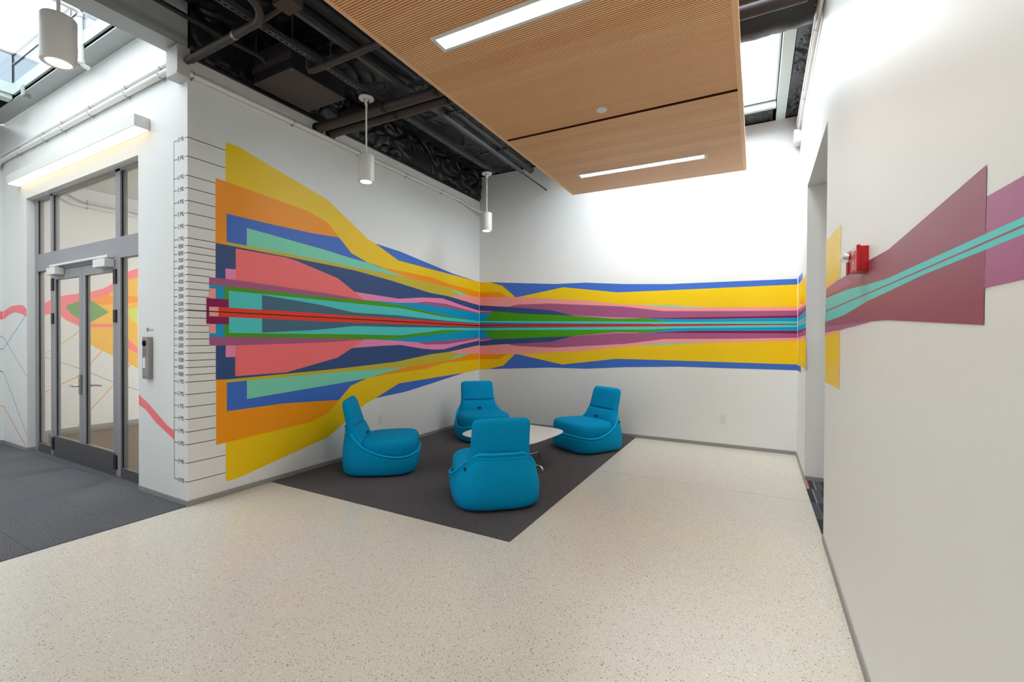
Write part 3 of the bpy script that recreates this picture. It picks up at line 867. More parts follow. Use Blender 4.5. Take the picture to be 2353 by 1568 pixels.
for s, z, y1 in zip(ticks, tz, ye):
    h = 0.0045 if s == 'ZERO' else 0.003
    box('scale_tick', 'ink', (-0.236, -0.180, -0.0006, 0, z - h, z + h), wall_ent)
    box('scale_tick', 'ink', (-0.046, 0.0, -0.0006, 0, z - h, z + h), wall_ent)
    if s != 'ZERO':
        box('scale_tick', 'ink', (0, 0.0006, 0, y1, z - 0.003, z + 0.003), wall_left)
    if s not in tm:
        me = text_mesh(s, 0.058)
        me.materials.append(MATS['ink'])
        xs_ = [v.co.x for v in me.vertices]
        sx = (0.112 if len(s) > 4 else 0.100) / (max(xs_) - min(xs_))
        for v in me.vertices:
            v.co.x = (v.co.x - min(xs_)) * sx
        tm[s] = me
    o = bpy.data.objects.new('scale_lettering', tm[s])
    COL.objects.link(o)
    o.parent = wall_ent
    o.rotation_euler = (PI / 2, 0, 0)
    o.location = (-0.168 if len(s) > 4 else -0.162, -0.001, z)

# ------------------------------------------------------------------ roof
mb = MB()


def slab_with_holes(mb, x0, x1, y0, y1, z0, z1, holes):
    """a roof slab built from strips around rectangular skylight openings that share an x range"""
    ys = sorted(holes, key=lambda h: h[2])
    cur = y0
    for h in ys:
        mb.box(x0, x1, cur, h[2], z0, z1)
        mb.box(x0, h[0], h[2], h[3], z0, z1)
        mb.box(h[1], x1, h[2], h[3], z0, z1)
        cur = h[3]
    mb.box(x0, x1, cur, y1, z0, z1)


slab_with_holes(mb, -0.01, 5.25, YR, L + 0.14, 4.66, 4.80, [SKY_B, SKY_R])
slab_with_holes(mb, XW - 0.12, -0.01, YR, 0.26, 4.66, 4.80, [SKY_L])
mb.box(-0.12, 5.25, L, L + 0.14, 4.581, 4.66)
mb.box(-0.13, -0.01, 0.0, L + 0.14, 4.17, 4.66)
roof = mb.build('ceiling', 'ceiling_black')
tag(roof, 'black painted roof deck above the exposed pipes', 'ceiling', kind='structure')


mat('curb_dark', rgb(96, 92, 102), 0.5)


def skylight(name, label, a, ztop, nx, ny, curb_m, glass_m):
    x0, x1, y0, y1 = a
    t = thing(name, label, 'skylight', ((x0 + x1) / 2, (y0 + y1) / 2, 4.66), kind='structure')
    ox, oy, oz = t.location

    def B(n, m, b):
        return box(n, m, (b[0] - ox, b[1] - ox, b[2] - oy, b[3] - oy, b[4] - oz, b[5] - oz), t)
    th = 0.05
    if curb_m == 'glass':
        for b in ((x0 - 0.01, x0 + 0.01, y0, y1), (x1 - 0.01, x1 + 0.01, y0, y1), (x0, x1, y0 - 0.01, y0 + 0.01), (x0, x1, y1 - 0.01, y1 + 0.01)):
            B('lining', 'steel_paint', b + (4.655, 4.80))
        # glazed upstand: panes between mullions on all four sides
        for k in range(nx):
            xa, xb = x0 + (x1 - x0) * k / nx, x0 + (x1 - x0) * (k + 1) / nx
            for yy in (y0, y1 - 0.012):
                B('curb_pane', 'curb_glass', (xa + 0.012, xb - 0.012, yy, yy + 0.012, 4.80, ztop))
                B('mullion', 'steel_grey', (xa - 0.010, xa + 0.012, yy - 0.004, yy + 0.016, 4.80, ztop))
                B('rail', 'steel_grey', (xa, xb, yy - 0.006, yy + 0.018, 4.80 + (ztop - 4.80) * 0.62, 4.80 + (ztop - 4.80) * 0.62 + 0.014))
        for k in range(ny):
            ya, yb = y0 + (y1 - y0) * k / ny, y0 + (y1 - y0) * (k + 1) / ny
            for xx in (x0, x1 - 0.012):
                B('curb_pane', 'curb_glass', (xx, xx + 0.012, ya + 0.012, yb - 0.012, 4.80, ztop))
                B('mullion', 'steel_grey', (xx - 0.004, xx + 0.016, ya - 0.010, ya + 0.012, 4.80, ztop))
    else:
        th = 0.02
        B('curb', curb_m, (x0, x0 + th, y0, y1, 4.655, ztop))
        B('curb', curb_m, (x1 - th, x1, y0, y1, 4.655, ztop))
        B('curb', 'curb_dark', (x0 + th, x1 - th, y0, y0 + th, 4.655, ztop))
        B('curb', curb_m, (x0 + th, x1 - th, y1 - th, y1, 4.655, ztop))
    for i in range(nx):
        for j in range(ny):
            xa, xb = x0 + (x1 - x0) * i / nx, x0 + (x1 - x0) * (i + 1) / nx
            ya, yb = y0 + (y1 - y0) * j / ny, y0 + (y1 - y0) * (j + 1) / ny
            B('glass_pane', glass_m, (xa + 0.01, xb - 0.01, ya + 0.01, yb - 0.01, ztop, ztop + 0.012))
    for i in range(nx + 1):
        xa = x0 + (x1 - x0) * i / nx
        B('glazing_bar', 'steel_grey', (xa - 0.012, xa + 0.012, y0, y1, ztop, ztop + 0.03))
    for j in range(ny + 1):
        ya = y0 + (y1 - y0) * j / ny
        B('glazing_bar', 'steel_grey', (x0, x1, ya - 0.012, ya + 0.012, ztop, ztop + 0.03))
    return t


skylight('window_1', 'glass roof lantern over the carpeted vestibule', SKY_L, 5.16, 2, 3, 'glass', 'lantern_glass')
skylight('window_2', 'bright skylight in the black roof beside the wood panel', SKY_R, 4.98, 2, 1, 'steel_paint', 'sky_glass')
skylight('fill_skylight', 'added fill skylight in the roof above the photographer', SKY_B, 4.98, 1, 3, 'steel_paint', 'sky_glass')  # unseen skylight added to light the near right-hand wall
# ------------------------------------------------------------------ glazed entrance doors
YD = 0.08
door = thing('door_1', 'grey aluminium glazed double doors with transom and side lights', 'door', (-2.5, YD, 0), kind='structure')


def D(name, m, x0, x1, y0, y1, z0, z1, parent=None, bevel=0.0):
    p = parent or door
    return box(name, m, (x0 + 2.5, x1 + 2.5, y0 - YD, y1 - YD, z0, z1), p, bevel)


for x0, x1 in ((OX0, -3.955), (-3.502, -3.432), (-1.655, -1.544), (-1.0, OX1)):
    D('frame_post', 'aluminium', x0, x1, YD, 0.148, 0, 3.41)
D('threshold', 'kick_metal', -3.502, -1.544, YD, 0.15, 0, 0.010)
D('frame_head', 'aluminium', -3.955, -1.0, YD, 0.148, 3.385, 3.41)
D('transom_rail', 'aluminium', -3.955, -3.502, YD, 0.148, 2.43, 2.66)
D('transom_rail', 'aluminium', -3.432, -1.655, YD, 0.148, 2.412, 2.66)
D('transom_rail', 'aluminium', -1.544, -1.0, YD, 0.148, 2.43, 2.66)
D('sill_rail', 'kick_metal', -3.955, -3.502, YD, 0.148, 0, 0.115)
D('sill_rail', 'kick_metal', -1.544, -1.0, YD, 0.148, 0, 0.115)
for x0, x1, z0, z1 in ((-3.955, -3.502, 0.115, 2.43), (-1.544, -1.0, 0.115, 2.43), (-3.955, -3.502, 2.66, 3.385), (-3.432, -1.655, 2.66, 3.385), (-1.544, -1.0, 2.66, 3.385)):
    D('glass_pane', 'door_glass', x0, x1, 0.104, 0.112, z0, z1)
    D('gasket', 'rubber', x0, x0 + 0.010, 0.096, 0.1035, z0, z1)
for i, (a, b, sl, sr) in enumerate(((-3.428, -2.541, 0.084, 0.082), (-2.535, -1.659, 0.085, 0.063))):
    leaf = MB().box(a + 2.5, a + sl + 2.5, 0, 0.05, 0.012, 2.405).box(b - sr + 2.5, b + 2.5, 0, 0.05, 0.012, 2.405).box(a + sl + 2.5, b - sr + 2.5, 0, 0.05, 2.29, 2.405).build('door_leaf', 'aluminium', door)
    box('kick_rail', 'kick_metal', (a + 0.002 + 2.5, b - 0.002 + 2.5, -0.002, 0.049, 0.012, 0.262), leaf)  # carried over the stiles too, where its dark colour stands for shade
    box('glazing_bead', 'satin_steel', (a + sl + 2.5, b - sr + 2.5, 0.0, 0.03, 0.262, 0.272), leaf)
    box('glass_pane', 'door_glass', (a + sl + 2.5, b - sr + 2.5, 0.020, 0.028, 0.272, 2.29), leaf)
    box('gasket', 'rubber', (a + sl + 2.5, a + sl + 0.010 + 2.5, 0.014, 0.0195, 0.272, 2.29), leaf)
    hx = a if i == 0 else b
    for z0, z1 in ((2.15, 2.31), (1.72, 1.86), (0.085, 0.245)):
        box('hinge', 'hinge_dark', (hx - 0.036 + 2.5, hx + 0.036 + 2.5, -0.012, 0.0, z0, z1), leaf, 0.002)
# lever set and lock on the meeting stile
hd = MB().box(-2.60 + 2.5, -2.545 + 2.5, -0.016, 0, 0.86, 1.10).build('lock_plate', 'satin_steel', door, bevel=0.004)
MB().tube([(-2.572 + 2.5, -0.01, 0.965), (-2.572 + 2.5, -0.06, 0.965), (-2.60 + 2.5, -0.066, 0.965), (-2.70 + 2.5, -0.066, 0.965)], 0.011, 10).build('lever', 'chrome', hd, smooth=60)
MB().tube([(-2.572 + 2.5, -0.01, 1.05), (-2.572 + 2.5, -0.024, 1.05)], 0.017, 16).build('lock_cylinder', 'chrome', hd, smooth=40)
MB().tube([(-2.50 + 2.5, 0.05, 0.965), (-2.50 + 2.5, 0.11, 0.965), (-2.46 + 2.5, 0.116, 0.965), (-2.36 + 2.5, 0.116, 0.965)], 0.011, 10).build('lever', 'chrome', hd, smooth=60)
# operators
D('operator_track', 'white_enamel', -3.34, -1.70, 0.02, YD, 2.442, 2.468, bevel=0.002)
for x0, x1 in ((-3.33, -3.06), (-1.98, -1.68)):
    o = D('door_operator', 'white_enamel', x0, x1, -0.01, YD - 0.002, 2.335, 2.425, bevel=0.004)
    box('operator_arm', 'satin_steel', (x1 - 0.16 + 2.5, x1 - 0.12 + 2.5, -0.05, -0.02, 2.425, 2.443), o)

# ------------------------------------------------------------------ things on the entrance wall
wl = thing('wall_light', 'long white linear light glowing warm above the glass doors', 'light', (-2.47, 0, 3.66))
MB().box(-1.79, 1.78, -0.13, -0.002, -0.055, 0.06).build('housing', 'white_enamel', wl, bevel=0.003)
MB().box(-1.775, 1.765, -0.122, -0.012, -0.064, -0.056).build('diffuser', 'strip_lamp', wl)

ic = thing('intercom_panel', 'slim grey metal intercom with camera and speaker slots beside the doors', 'intercom', (-0.705, 0, 1.355))
MB().box(-0.062, 0.062, -0.038, 0, -0.208, 0.208).build('body', 'satin_steel', ic, bevel=0.003)
MB().lathe([(0.030, 0), (0.030, 0.004), (0.026, 0.009), (0.012, 0.012)], n=24).build('camera_lens', 'rubber', ic, smooth=50)
ic.children[-1].rotation_euler = (PI / 2, 0, 0)
ic.children[-1].location = (-0.018, -0.038, 0.145)
for k in range(7):
    box('speaker_slot', 'slot_dark', (-0.05, 0.022, -0.0392, -0.037, 0.092 - k * 0.012, 0.096 - k * 0.012), ic)
box('name_card', 'laminate', (-0.048, 0.0, -0.0395, -0.037, -0.10, -0.002), ic)
box('speaker_slot', 'slot_dark', (-0.046, 0.026, -0.0392, -0.037, -0.190, -0.187), ic)

# small company mark above the intercom
lg = MB()
lx, lz, h_ = -0.745, 1.634, 0.0175
for b in ((-h_, h_, h_ - 0.006, h_), (-h_, h_, -h_, -h_ + 0.006), (-h_, -h_ + 0.006, -h_, h_), (h_ - 0.006, h_, -h_, h_), (-0.006, 0.006, -0.006, 0.006)):
    lg.box(lx + b[0], lx + b[1], -0.001, 0, lz + b[2], lz + b[3])
lg.build('logo_mark', 'ink', wall_ent)
me = text_mesh('Square', 0.036)
me.materials.append(mat('logo_grey', rgb(120, 116, 118), 0.5))
o = bpy.data.objects.new('logo_lettering', me)
COL.objects.link(o)
o.parent = wall_ent
o.rotation_euler = (PI / 2, 0, 0)
o.location = (-0.718, -0.001, lz)


def clamp(parent, p, axis, r, wall_dir):
    """two-hole strap on a conduit: p on the conduit axis"""
    mb = MB()
    a = Vector(axis)
    wd = Vector(wall_dir)
    s = a.cross(wd)
    rings = []
    pts = [p + s * (r + 0.018) + wd * r, p + s * (r + 0.002) + wd * r * 0.9, p + s * (r + 0.002) - wd * r * 0.4, p - wd * (r + 0.003), p - s * (r + 0.002) - wd * r * 0.4, p - s * (r + 0.002) + wd * r * 0.9, p - s * (r + 0.018) + wd * r]
    for q in pts:
        rings.append([q - a * 0.010, q + a * 0.010])
    vs = [v for r_ in rings for v in r_]
    mb.add(vs, [(2 * i, 2 * i + 1, 2 * i + 3, 2 * i + 2) for i in range(len(rings) - 1)])
    return mb.build('strap', 'satin_steel', parent)


# conduits on the entrance wall
for i, (z, r, lb) in enumerate(((4.125, 0.018, 'thinner upper white conduit above the wall light'), (4.055, 0.030, 'thicker lower white conduit above the wall light'))):
    c = MB().tube([(-4.97, -0.06, z - 0.10), (-4.93, -0.05, z - 0.03), (-4.80, -0.034, z), (-3, -0.032, z), (-0.145, -0.032, z)], r, 12).build('conduit', 'white_enamel', smooth=50)
    tag(c, lb, 'conduit')
    for xx in (-4.2, -3.3, -2.72, -1.95, -1.1, -0.40):
        clamp(c, Vector((xx, -0.032, z)), (1, 0, 0), r, (0, 1, 0))
# conduit along the mural wall
c = MB().tube([(0.028, 0.0, 3.968), (0.028, 2, 3.968), (0.028, 4.25, 3.968), (0.035, 4.55, 3.935), (0.08, 4.78, 3.90), (0.13, L, 3.885)], 0.026, 12).build('conduit', 'white_enamel', smooth=50)
tag(c, 'long white conduit high along the mural wall', 'conduit')
for yy in (0.03, 1.05, 2.0, 2.9, 3.75, 4.3):
    clamp(c, Vector((0.028, yy, 3.968)), (0, 1, 0), 0.026, (-1, 0, 0))
for pts_, r_, lb in (([(-4.95, 0.52, 3.93), (-4.95, 0.661, 3.844), (-4.95, 0.691, 3.818), (-4.95, 0.779, 3.76), (-4.95, 0.89, 3.735), (-4.95, 1.285, 3.735), (-4.95, 5.0, 3.735)], 0.018, 'thinner white conduit bending across the wall behind the glass doors'),
                     ([(-4.95, 0.45, 3.90), (-4.95, 0.59, 3.763), (-4.95, 0.635, 3.721), (-4.95, 0.742, 3.672), (-4.95, 0.868, 3.665), (-4.95, 1.285, 3.665), (-4.95, 5.0, 3.665)], 0.030, 'thicker white conduit bending across the wall behind the glass doors')):
    c = MB().tube(pts_, r_, 12).build('conduit', 'white_enamel', smooth=60)
    tag(c, lb, 'conduit')
    clamp(c, Vector((-4.95, 0.92, pts_[-1][2])), (0, 1, 0), r_, (-1, 0, 0))
# pull box on the corner
jb = thing('junction_box', 'white steel pull box on the wall corner above the doors', 'junction box', (-0.045, -0.052, 3.915))
MB().box(-0.10, 0.10, -0.05, 0.05, 0.0, 0.265).build('body', 'box_paint', jb, bevel=0.003)
MB().box(-0.096, 0.096, -0.0535, -0.05, 0.006, 0.259).build('cover', 'box_paint', jb, bevel=0.001)
for xx, zz in ((-0.088, 0.02), (0.088, 0.02), (-0.088, 0.24), (0.088, 0.24)):
    MB().tube([(xx, -0.0535, zz), (xx, -0.0565, zz)], 0.005, 10).build('screw', 'satin_steel', jb)

# ------------------------------------------------------------------ steel over the walls
def ibeam(name, m, p0, p1, w_, h, label, group=None):
    """wide-flange beam from p0 to p1 (axis aligned), p at the middle of the bottom flange's underside"""
    t = thing(name, label, 'beam', p0, group=group)
    d = Vector(p1) - Vector(p0)
    ln = d.length
    mbs = (('bottom_flange', (-w_ / 2, w_ / 2, 0, 0.014)), ('web', (-0.006, 0.006, 0.014, h - 0.014)), ('top_flange', (-w_ / 2, w_ / 2, h - 0.014, h)))
    t.rotation_euler = (0, 0, math.atan2(d.y, d.x) - PI / 2)
    for n, (a, b, c_, e) in mbs:
        box(n, m, (a, b, 0, ln, c_, e), t)
    return t


ibeam('steel_beam', 'steel_grey', (-4.98, -0.085, 4.60), (-0.215, -0.085, 4.60), 0.165, 0.20, 'grey steel beam along the top of the entrance wall under the glass roof')
bm_ = thing('steel_beam', 'grey steel channel between the glass roof and the black ceiling', 'beam', (-0.10, 0, 4.20))
box('bottom_flange', 'steel_grey', (-0.115, 0.115, -6.4, -0.004, 0, 0.02), bm_)
box('web', 'steel_grey', (0.10, 0.115, -6.4, -0.004, 0.02, 0.44), bm_)
box('side_plate', 'steel_paint', (-0.115, -0.10, -6.4, -0.20, 0.02, 0.60), bm_)
t = thing('steel_beam', 'pale green steel beam at the far side of the glass roof', 'beam', (-3.9, 0, 4.60))
box('bottom_flange', 'steel_paint', (-0.08, 0.08, -6.4, -0.18, 0, 0.016), t)
box('web', 'steel_paint', (0.066, 0.08, -6.4, -0.18, 0.016, 0.20), t)
# brackets under the lantern beam
for i, xx in enumerate((-3.45, -1.98)):
    o = MB().box(xx - 0.05, xx + 0.05, -0.185, -0.172, 4.56, 4.68).box(xx - 0.05, xx - 0.038, -0.172, -0.10, 4.56, 4.60).build('beam_bracket', 'steel_grey')
    tag(o, ('bolted steel bracket on the beam near the pale green beam', 'bolted steel bracket on the beam beside the white sprinkler drop')[i], 'bracket')
# sprinkler drop beside the lantern
sp = MB().tube([(-1.70, -0.45, 4.99), (-1.70, -0.24, 4.99), (-1.70, -0.205, 4.975), (-1.70, -0.19, 4.94), (-1.70, -0.19, 4.48), (-1.70, -0.183, 4.452), (-1.70, -0.165, 4.435), (-1.70, -0.125, 4.425)], 0.024, 14).build('sprinkler_pipe', 'white_enamel', smooth=50)
tag(sp, 'white pipe dropping from the glass roof to the entrance wall', 'pipe')
for z in (4.47, 4.95):
    MB().tube([(-1.70, -0.19, z - 0.02), (-1.70, -0.19, z + 0.02)], 0.031, 14).build('coupling', 'white_enamel', sp, smooth=40)

# beams by the seating skylight
bm2 = thing('steel_beam', 'pale green steel beam between the skylight and the white wall', 'beam', (4.865, 2.5, 4.575))
box('bottom_flange', 'steel_paint', (-0.055, 0.055, 0, L - 2.5, 0, 0.014), bm2)
box('web', 'steel_paint', (-0.055, -0.045, 0, L - 2.5, 0.014, 0.12), bm2)
bm3 = thing('steel_beam', 'short pale green cross beam at the end of the skylight', 'beam', (2.3, 4.52, 4.575))
box('web', 'steel_paint', (0, 2.50, 0, 0.012, 0, 0.15), bm3)
box('bottom_flange', 'steel_paint', (0, 2.50, 0.012, 0.06, 0, 0.012), bm3)
for zz in (0.05, 0.10):
    MB().tube([(2.44, -0.001, zz), (2.44, -0.014, zz)], 0.014, 6).build('bolt', 'steel_paint', bm3)
# white conduits along the top of the right-hand wall
for i, (off, z, r, lb) in enumerate(((0.03, 4.44, 0.020, 'upper white conduit along the top of the wall with the opening'), (0.03, 4.33, 0.014, 'lower thin white conduit along the wall with the opening'))):
    mbx = MB().tube([RW(tt, off, z) for tt in (-6, 0, 2, 4.5, 4.93)], r, 12)
    c = mbx.build('conduit', 'white_enamel', smooth=50)
    tag(c, lb, 'conduit')
    for tt in (1.2, 2.6, 3.9):
        clamp(c, Vector(RW(tt, off, z)), (DR[0], DR[1], 0), r, (1, 0, 0))
mbx = MB()
rw_box(mbx, 4.74, 4.93, 0.0, 0.08, 4.16, 4.32)
c = mbx.build('junction_box', 'white_enamel', bevel=0.004)
tag(c, 'small white junction box high in the far corner', 'junction box')

# ------------------------------------------------------------------ black insulation film
def film(name, label, fn, nu, nv, amp, scl, seedv, parent=None):
    """quilted sheet: fn(u, v) gives (point, normal); folds come from ridged noise pinched along seams"""
    vs, fs = [], []
    for i in range(nu + 1):
        for j in range(nv + 1):
            u, v = i / nu, j / nv
            p, n = fn(u, v)
            p, n = Vector(p), Vector(n)
            q = p * scl + Vector((seedv, seedv * 2.1, 0))
            bil = 1 - abs(noise.noise(q * 0.55)) * 2.0
            c1 = max(0.0, 1 - abs(noise.noise(Vector((q.x * 1.3, q.y * 1.3, q.z * 1.3 + 4)))) * 9)
            c2 = max(0.0, 1 - abs(noise.noise(q * 2.9 + Vector((9, 2, 5)))) * 6)
            fine = noise.noise(q * 6.5)
            d = max(-0.006, amp * (0.75 * bil - 0.75 * c1 - 0.35 * c2 + 0.10 * fine))
            vs.append(p + n * d)
    for i in range(nu):
        for j in range(nv):
            a = i * (nv + 1) + j
            fs.append((a, a + 1, a + nv + 2, a + nv + 1))
    o = MB().add(vs, fs).build(name, 'film', parent, smooth=60)
    if parent is None:
        tag(o, label, 'insulation')
    return o


film('insulation_sheet', 'wrinkled black insulation film hanging above the mural wall', lambda u, v: ((0.012 + 0.03 * math.sin(PI * v), u * (L - 0.02), 4.15 + v * 0.50), (1, 0, 0)), 420, 44, 0.06, 1.9, 1.3)
film('insulation_sheet', 'quilted black insulation film under the roof deck over the pipes', lambda u, v: ((0.07 + v * 2.2, -2.6 + u * (L + 2.57), 4.60), (0, 0, -1)), 380, 120, 0.055, 1.5, 7.7)
film('insulation_sheet', 'crumpled black insulation film between the green beam and white wall', lambda u, v: ((4.93 + v * 0.14, 2.62 + u * (L - 2.65), 4.60), (0, 0, -1)), 200, 20, 0.04, 3.6, 3.1)
film('insulation_sheet', 'strip of black insulation film over the top of the back wall', lambda u, v: ((2.32 + u * 2.45, 4.60 + v * 0.34, 4.60), (0, 0, -1)), 160, 24, 0.035, 3.0, 5.2)
rail = MB().box(0.0, 0.028, 0.06, L - 0.03, 4.125, 4.150).box(0.0, 0.012, 0.06, L - 0.03, 4.150, 4.18).build('angle_rail', 'black_metal', bevel=0.002)
tag(rail, 'black angle rail along the top edge of the mural wall', 'rail')
cable = MB().tube([(0.036, 0.1 + k * 0.16, 4.175 + 0.006 * math.sin(k * 1.7)) for k in range(30)], 0.008, 8).build('cable', 'black_metal', smooth=60)
tag(cable, 'thin dark cable lying along the angle rail above the mural', 'cable')
# wrapped duct beside the skylight
rings = []
for k in range(61):
    x = 2.42 + k * (5.00 - 2.42) / 60
    ring = []
    for j in range(28):
        a = 2 * PI * j / 28
        rr = 0.175 * (1 + 0.10 * noise.noise(Vector((x * 5, math.cos(a) * 1.6, math.sin(a) * 1.6))) - 0.10 * abs(noise.noise(Vector((x * 9, a * 1.2, 3)))))
        ring.append((x, 2.40 + rr * math.cos(a), 4.465 + rr * math.sin(a)))
    rings.append(ring)
dk = MB().loft(rings).build('wrapped_duct', 'film', smooth=70)
tag(dk, 'black foil-wrapped round duct crossing above the wood panel beside the skylight', 'duct')

# ------------------------------------------------------------------ pipes and struts
def pipe(name, label, pts, r, m='black_metal', n=14):
    o = MB().tube(pts, r, n).build(name, m, smooth=50)
    return tag(o, label, 'pipe')


for y, z, lb in ((1.38, 4.037, 'thick dark pipe leaving the mural wall, the one nearer the doors'), (1.565, 4.047, 'thick dark pipe leaving the mural wall, the one nearer the back wall')):
    o = pipe('ceiling_pipe', lb, [(0.0, y, z), (0.1, y, z), (4.9, y + 0.06, z)], 0.052, 'brown_metal', 18)
    MB().tube([(0.0, y, z), (0.035, y, z)], 0.064, 18).build('escutcheon', 'black_metal', o, smooth=40)
    for xx in (1.05, 1.75):
        MB().tube([(xx, y, z), (xx + 0.04, y, z)], 0.060, 18).build('hanger_ring', 'black_metal', o, smooth=40)
        MB().tube([(xx + 0.02, y, z + 0.05), (xx + 0.02, y, 4.6)], 0.006, 8).build('hanger_rod', 'strut_metal', o)
o = pipe('ceiling_pipe', 'dark pipe crossing from the duct box toward the wood panel', [(0.86, 0.62, 4.22), (0.86, 0.62, 4.12), (0.875, 0.62, 4.085), (0.91, 0.62, 4.075), (2.4, 0.63, 4.075)], 0.030, 'brown_metal')
for xx, y0, y1, lb in ((1.33, -1.5, 1.42, 'insulated dark pipe on the trapeze hangers, the inner one'), (1.46, -1.5, 1.42, 'insulated dark pipe on the trapeze hangers, the outer one'), (1.40, 1.9, 4.32, 'insulated dark pipe ending in the open near the back wall')):
    pipe('ceiling_pipe', lb, [(xx, y0, 4.26), (xx, (y0 + y1) / 2, 4.26), (xx, y1 - 0.02, 4.26), (xx, y1, 4.26)], [0.048, 0.048, 0.048, 0.034])
pipe('ceiling_pipe', 'thin dark sprinkler pipe along the insulation near the doors', [(0.30, -2.4, 4.30), (0.30, 0.2, 4.30), (0.34, 0.48, 4.29), (0.36, 0.56, 4.22)], 0.022)


def strut(name, label, p0, p1, w_=0.041, h=0.041, slots=True, m='strut_metal'):
    """perforated channel, open side up, along x or y"""
    d = Vector(p1) - Vector(p0)
    ln = d.length
    t = thing(name, label, 'strut', p0, (0, 0, math.atan2(d.y, d.x)))
    mb = MB()
    if slots:
        # slotted bottom plate: two edge strips and bridges
        mb.box(0, ln, -w_ / 2, -0.008, 0, 0.003).box(0, ln, 0.008, w_ / 2, 0, 0.003)
        x = 0.0
        while x < ln:
            mb.box(x, min(ln, x + 0.022), -0.008, 0.008, 0, 0.003)
            x += 0.051
    else:
        mb.box(0, ln, -w_ / 2, w_ / 2, 0, 0.003)
    mb.build('slotted_plate', m, t)
    box('side_wall', m, (0, ln, -w_ / 2, -w_ / 2 + 0.003, 0.003, h), t)
    box('side_wall', m, (0, ln, w_ / 2 - 0.003, w_ / 2, 0.003, h), t)
    box('shade_sheet', 'ceiling_black', (0, ln, -w_ / 2 + 0.003, w_ / 2 - 0.003, h * 0.6, h * 0.6 + 0.002), t)  # black sheet standing in for the shade inside the channel
    return t


s1 = strut('strut_channel', 'long slotted strut carrying the white pendant lights', (1.0, -2.6, 4.115), (1.0, 3.80, 4.115), 0.055, 0.045)
for yy in (-1.9, -0.6, 0.75, 1.95, 3.0, 3.72):
    MB().tube([(yy + 2.6, 0, 0.03), (yy + 2.6, 0, 0.5)], 0.005, 8).build('hanger_rod', 'strut_metal', s1)
s2 = strut('strut_channel', 'long plain channel running toward the back wall beside the wood panel', (1.375, -2.6, 4.130), (1.375, 4.05, 4.130), 0.041, 0.041, False)
for yy in (1.0, 2.63, 3.45):
    MB().tube([(yy + 2.6, 0, 0.03), (yy + 2.6, 0, 0.5)], 0.005, 8).build('hanger_rod', 'strut_metal', s2)
pipe('ceiling_pipe', 'thin dark rod reaching from the channel to the back wall', [(1.375, 4.0, 4.14), (1.375, L, 4.14)], 0.011)
for yy, lb in ((1.42, 'slotted trapeze hanger beside the thick dark pipes'), (2.07, 'slotted trapeze hanger past the thick dark pipes'), (3.25, 'slotted trapeze hanger closest to the back wall')):
    t = strut('trapeze_hanger', lb, (1.09, yy, 4.185), (1.57, yy, 4.185), 0.041, 0.022)
    for xx in (0.025, 0.455):
        MB().tube([(xx, 0, -0.03), (xx, 0, 0.42)], 0.006, 8).build('hanger_rod', 'strut_metal', t)

bxd = thing('duct_box', 'large dark sheet-metal fan box hung beside the mural wall', 'duct', (0.44, 0.84, 4.10))
MB().box(-0.295, 0.295, -0.31, 0.31, 0.012, 0.30).build('casing', 'black_metal', bxd, bevel=0.003)
MB().box(-0.30, 0.30, -0.315, 0.315, 0, 0.012).build('access_panel', 'brown_metal', bxd, bevel=0.002)
MB().box(-0.30, 0.30, -0.325, -0.315, 0.10, 0.16).build('flange', 'brown_metal', bxd)
for xx, yy in ((-0.28, -0.295), (0.28, -0.295), (-0.28, 0.295), (0.28, 0.295)):
    MB().tube([(xx, yy, 0), (xx, yy, -0.006)], 0.006, 8).build('screw', 'satin_steel', bxd)
    MB().tube([(xx, yy, 0.3), (xx, yy, 0.5)], 0.005, 8).build('hanger_rod', 'strut_metal', bxd)

arc = [(1.05 + 0.28 * math.sin(a), -0.31 + 0.28 * math.cos(a), 4.06) for a in [k * PI / 2 / 10 for k in range(11)]]
o = pipe('conduit', 'fat brown conduit curving away from the corner pull box', [(0.0, -0.03, 4.06), (0.5, -0.03, 4.06)] + arc + [(1.33, -0.8, 4.06), (1.33, -2.4, 4.06)], 0.030, 'brown_metal')
o['category'] = 'conduit'
MB().tube([(0.78, -0.03, 4.06), (0.81, -0.03, 4.06)], 0.036, 14).build('strap', 'satin_steel', o)
o = pipe('conduit', 'thinner brown conduit running straight from the corner pull box', [(0.0, 0.035, 4.105), (0.62, 0.035, 4.105), (1.38, 0.0, 4.11)], 0.019, 'brown_metal')
o['category'] = 'conduit'
j2 = MB().box(1.37, 1.54, -0.085, 0.055, 4.075, 4.14).build('junction_box', 'brown_metal', bevel=0.003)
tag(j2, 'small flat brown junction box under the black ceiling', 'junction box')

# ------------------------------------------------------------------ pendant lights
def pendant(loc, label):
    t = thing('pendant_light', label, 'light', loc, group='white cylinder pendants on the strut')
    MB().lathe([(0.076, 0.0), (0.078, -0.004), (0.078, -0.016), (0.074, -0.020), (0.02, -0.021)], n=36).build('canopy', 'white_enamel', t, smooth=35)
    MB().lathe([(0.028, -0.02), (0.028, -0.045), (0.021, -0.055), (0.021, -0.075), (0.014, -0.085)], n=20).build('coupling', 'chrome', t, smooth=35)
    MB().tube([(0, 0, -0.08), (0, 0, -0.64)], 0.0095, 14).build('stem', 'white_enamel', t, smooth=50)
    MB().lathe([(0.010, -0.610), (0.078, -0.612), (0.083, -0.620), (0.083, -0.884), (0.080, -0.888), (0.066, -0.888), (0.064, -0.880)], n=40).build('shade', 'white_enamel', t, smooth=35)
    MB().lathe([(0.064, -0.884), (0.0635, -0.887), (0.058, -0.8835), (0.056, -0.880)], n=40).build('trim_ring', 'satin_steel', t, smooth=35)
    MB().lathe([(0.057, -0.884), (0.055, -0.8865), (0.03, -0.887)], n=32).build('lamp_disc', 'lamp_disc', t, smooth=35)
    return t


